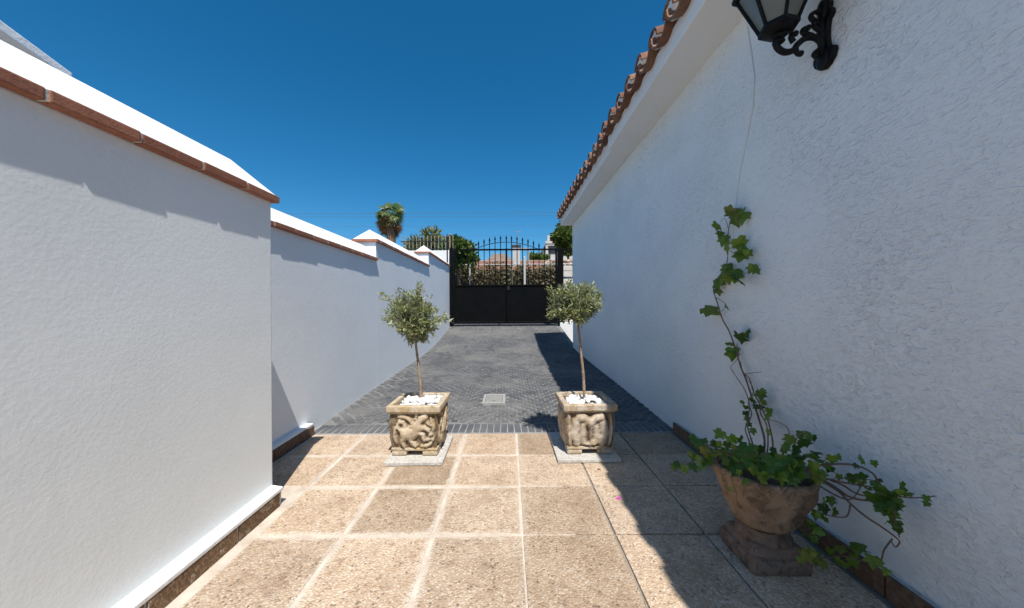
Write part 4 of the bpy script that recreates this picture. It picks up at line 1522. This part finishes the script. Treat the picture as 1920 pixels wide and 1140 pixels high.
# white building with a blue tank
wh = thing('white_villa', 'white flat-roofed building with a chimney stub at far right of the gate', 'building', (6, 42, .5))
part('wall', MB().box(4.4, 12.0, 40, 48, .45, 8.05), M['far_white'], wh)
part('parapet', MB().box(4.35, 12.05, 39.9, 40.2, 8.051, 8.35), M['far_white'], wh)
part('chimney', MB().box(4.65, 4.95, 40.5, 41, 8.1, 9.1), M['far_white'], wh)
for X in (4.7, 6.3, 7.9):
    w = part('window', MB().box(X, X + .9, 39.93, 39.99, 6.9, 7.8), M['far_dark'], wh)
    part('window_frame', MB().box(X - .08, X + .98, 39.90, 39.925, 7.81, 7.9), M['far_white'], w, pivot=WL[w])
tk = thing('water_tank', 'bright blue tank on the roof of the white building', 'tank', (5.8, 41, 8.4))
part('drum', MB().lathe([(.62, 0), (.66, .08), (.66, .35), (.62, .37), (.66, .40), (.66, .68), (.58, .78), (.2, .86)], 20, (5.40, 41.0, 8.25)), M['blue'], tk, smooth=True, angle=40)
part('lid', MB().lathe([(.22, 0), (.22, .06), (.05, .09)], 12, (5.40, 41.0, 9.1)), M['blue'], tk)

# rubble bank
rb_ = thing('rubble_bank', 'heap of pinkish boulders beside the street right of the bungalow', 'rubble', (2.6, 17, .5))
rn = random.Random(8)
bm_ = []
for k in range(4):
    bb = MB().ball((0, 0, 0), (1, .85, .75), 9, 7)
    bb.v = [tuple(Vector(p) * (1 + .35 * mnoise.noise(Vector(p) * 1.3 + Vector((k * 4, 1, 0))))) for p in bb.v]
    bm_.append(bb.mesh('boulder', M['rubble']))
for k in range(150):
    X = rn.uniform(1.55, 4.2)
    Y = rn.uniform(16.3, 18.6)
    zt_ = 2.75 + .40 * min(1, (X - 1.5) / 1.2) + .12 * math.sin(X * 7)
    Z = rn.uniform(.6, 1.0) * zt_
    s = rn.uniform(.10, .20)
    o = link('boulder', rn.choice(bm_), (X, Y, Z), rb_, (rn.uniform(0, 6), rn.uniform(0, 6), rn.uniform(0, 6)))
    o.scale = (s, s, s)
part('earth_core', noisy(MB().box(1.6, 4.3, 16.6, 18.6, .4, 2.9), .1, 3), M['ground'], rb_)


def tree(name, label, base, cz, rad, n, size, mat, seed, trunk_r=.12, aspect=.38, group='trees beyond the gate', clumps=16):
    rn = random.Random(seed)
    b0 = Vector(base)
    root = thing(name, label, 'tree', base, group)
    c0 = Vector((b0.x, b0.y, cz))
    tr = MB().tube([b0, b0.lerp(c0, .5) + Vector((.1, 0, 0)), c0], [trunk_r, trunk_r * .8, trunk_r * .5], 8)
    cen, dr = [], []
    for q in range(clumps):
        v = Vector((rn.gauss(0, 1), rn.gauss(0, 1), rn.gauss(0, 1))).normalized()
        k = rn.uniform(.35, .9)
        cc = c0 + Vector((v.x * rad[0], v.y * rad[1], v.z * rad[2])) * k
        tr.tube([c0 - Vector((0, 0, rad[2] * .5)), cc], [trunk_r * .35, trunk_r * .1], 5, cap=False)
        rr = rn.uniform(.28, .5)
        for i in range(n // clumps):
            w = Vector((rn.gauss(0, 1), rn.gauss(0, 1), rn.gauss(0, 1))).normalized() * (rn.random() ** .4)
            cen.append((cc.x + w.x * rad[0] * rr, cc.y + w.y * rad[1] * rr, cc.z + w.z * rad[2] * rr))
            dr.append((w.x + v.x * .5, w.y + v.y * .5, w.z + .1))
    part('trunk', tr, M['palm_trunk'], root)
    link('crown', leaf_mesh('crown', np.array(cen) - np.array(base), dr, np.full(len(cen), size), aspect, mat, seed=seed), base, root)
    return root


tree('garden_tree', 'bushy green tree just left of the gate beside the pole', (-1.98, 13.2, .45), 3.02, (.66, .7, .66), 3000, .14, M['tree_a'], 31, .07)
tree('garden_tree', 'yellow-green shrub with strap leaves behind the white railings', (-3.35, 14.2, .45), 3.12, (.95, .8, .85), 2600, .28, M['tree_b'], 37, .07, .14)
tree('garden_tree', 'dark green shrub directly behind the left gate leaf', (-2.0, 15.6, .45), 2.9, (.7, .6, .9), 1800, .16, M['tree_a'], 39, .07)
tree('garden_tree', 'dense green tree rising over the house corner at right', (4.15, 24, .5), 5.55, (1.0, .9, .95), 3000, .24, M['tree_a'], 41, .12)
tree('garden_tree', 'far low tree right of the bungalow chimney', (2.6, 30, .5), 4.9, (.9, .8, .6), 1200, .26, M['tree_a'], 43, .1)

# palm
pc = Vector((-10.62, 31.2, 9.15))
palm = thing('fan_palm', 'tall fan palm with a skirt of dead fronds rising over the left wall', 'palm tree', (pc.x, pc.y, .5))
part('trunk', MB().tube([(pc.x - .1, pc.y, .4), (pc.x - .05, pc.y, 4), (pc.x + .08, pc.y, 6.2), (pc.x + .05, pc.y, 7.3), (pc.x, pc.y, 8.6)], [.34, .28, .30, .42, .22], 12), M['palm_trunk'], palm, smooth=True)


def fan_frond(seed, droop):
    rn = random.Random(seed)
    b = MB()
    pe = .62
    b.tube([(0, 0, 0), (0, pe * .5, .03), (0, pe, 0)], [.02, .015, .012], 4)
    for k in range(15):
        a = R(-100 + 200 * k / 14)
        L = (.66 - .18 * abs(k - 7) / 7) * rn.uniform(.85, 1.1)
        d = Vector((math.sin(a), math.cos(a), 0))
        s = Vector((math.cos(a), -math.sin(a), 0))
        o_ = Vector((0, pe, 0))
        m1 = o_ + d * L * .55 + Vector((0, 0, .04))
        e = o_ + d * L + Vector((0, 0, -droop * L * rn.uniform(.5, 1.2)))
        b.add([o_, m1 - s * .042, m1 + s * .042, e], [(0, 1, 2), (1, 3, 2)])
    return b


fr = [fan_frond(k, .35).mesh('frond', M['palm'], fix=False) for k in range(3)]
fd = [fan_frond(k + 9, 1.0).mesh('dead_frond', M['palm_dead'], fix=False) for k in range(2)]
rn = random.Random(14)
for k in range(58):
    az = rn.uniform(0, 2 * math.pi)
    el = R(-8 + 90 * (rn.random() ** .9))
    o = link('frond', rn.choice(fr), pc + Vector((rn.uniform(-.12, .12), rn.uniform(-.12, .12), rn.uniform(-.2, .15))), palm)
    o.rotation_mode = 'ZXY'
    o.rotation_euler = (el, rn.uniform(-.7, .7), az)
    s = rn.uniform(.95, 1.2)
    o.scale = (s, s, s)
for k in range(34):
    az = rn.uniform(0, 2 * math.pi)
    o = link('dead_frond', rn.choice(fd), pc + Vector((rn.uniform(-.12, .12), rn.uniform(-.12, .12), rn.uniform(-1.3, -.75))), palm)
    o.rotation_mode = 'ZXY'
    o.rotation_euler = (R(rn.uniform(-70, -20)), rn.uniform(-.5, .5), az)
    s = rn.uniform(.75, 1.0)
    o.scale = (s, s, s)

# overhead cables
for (za, zb_, sag, r_, lab) in ((18.5, 18.9, 1.2, .026, 'uppermost overhead cable crossing the sky behind the palm'), (17.9, 18.1, 1.1, .022, 'overhead cable just below the uppermost one'),
                                (16.0, 16.3, 1.0, .016, 'overhead cable third from the top, level with the palm skirt'), (14.2, 14.3, .9, .013, 'lowest overhead cable above the gate')):
    pts = []
    for i in range(31):
        t = i / 30
        pts.append((-120 + 240 * t, 62, za + (zb_ - za) * t - sag * 4 * t * (1 - t)))
    tag(part('overhead_cable', MB().tube(pts, r_, 5), M['wire'], pivot=(0, 62, 16)), lab, 'cable', 'overhead cables')
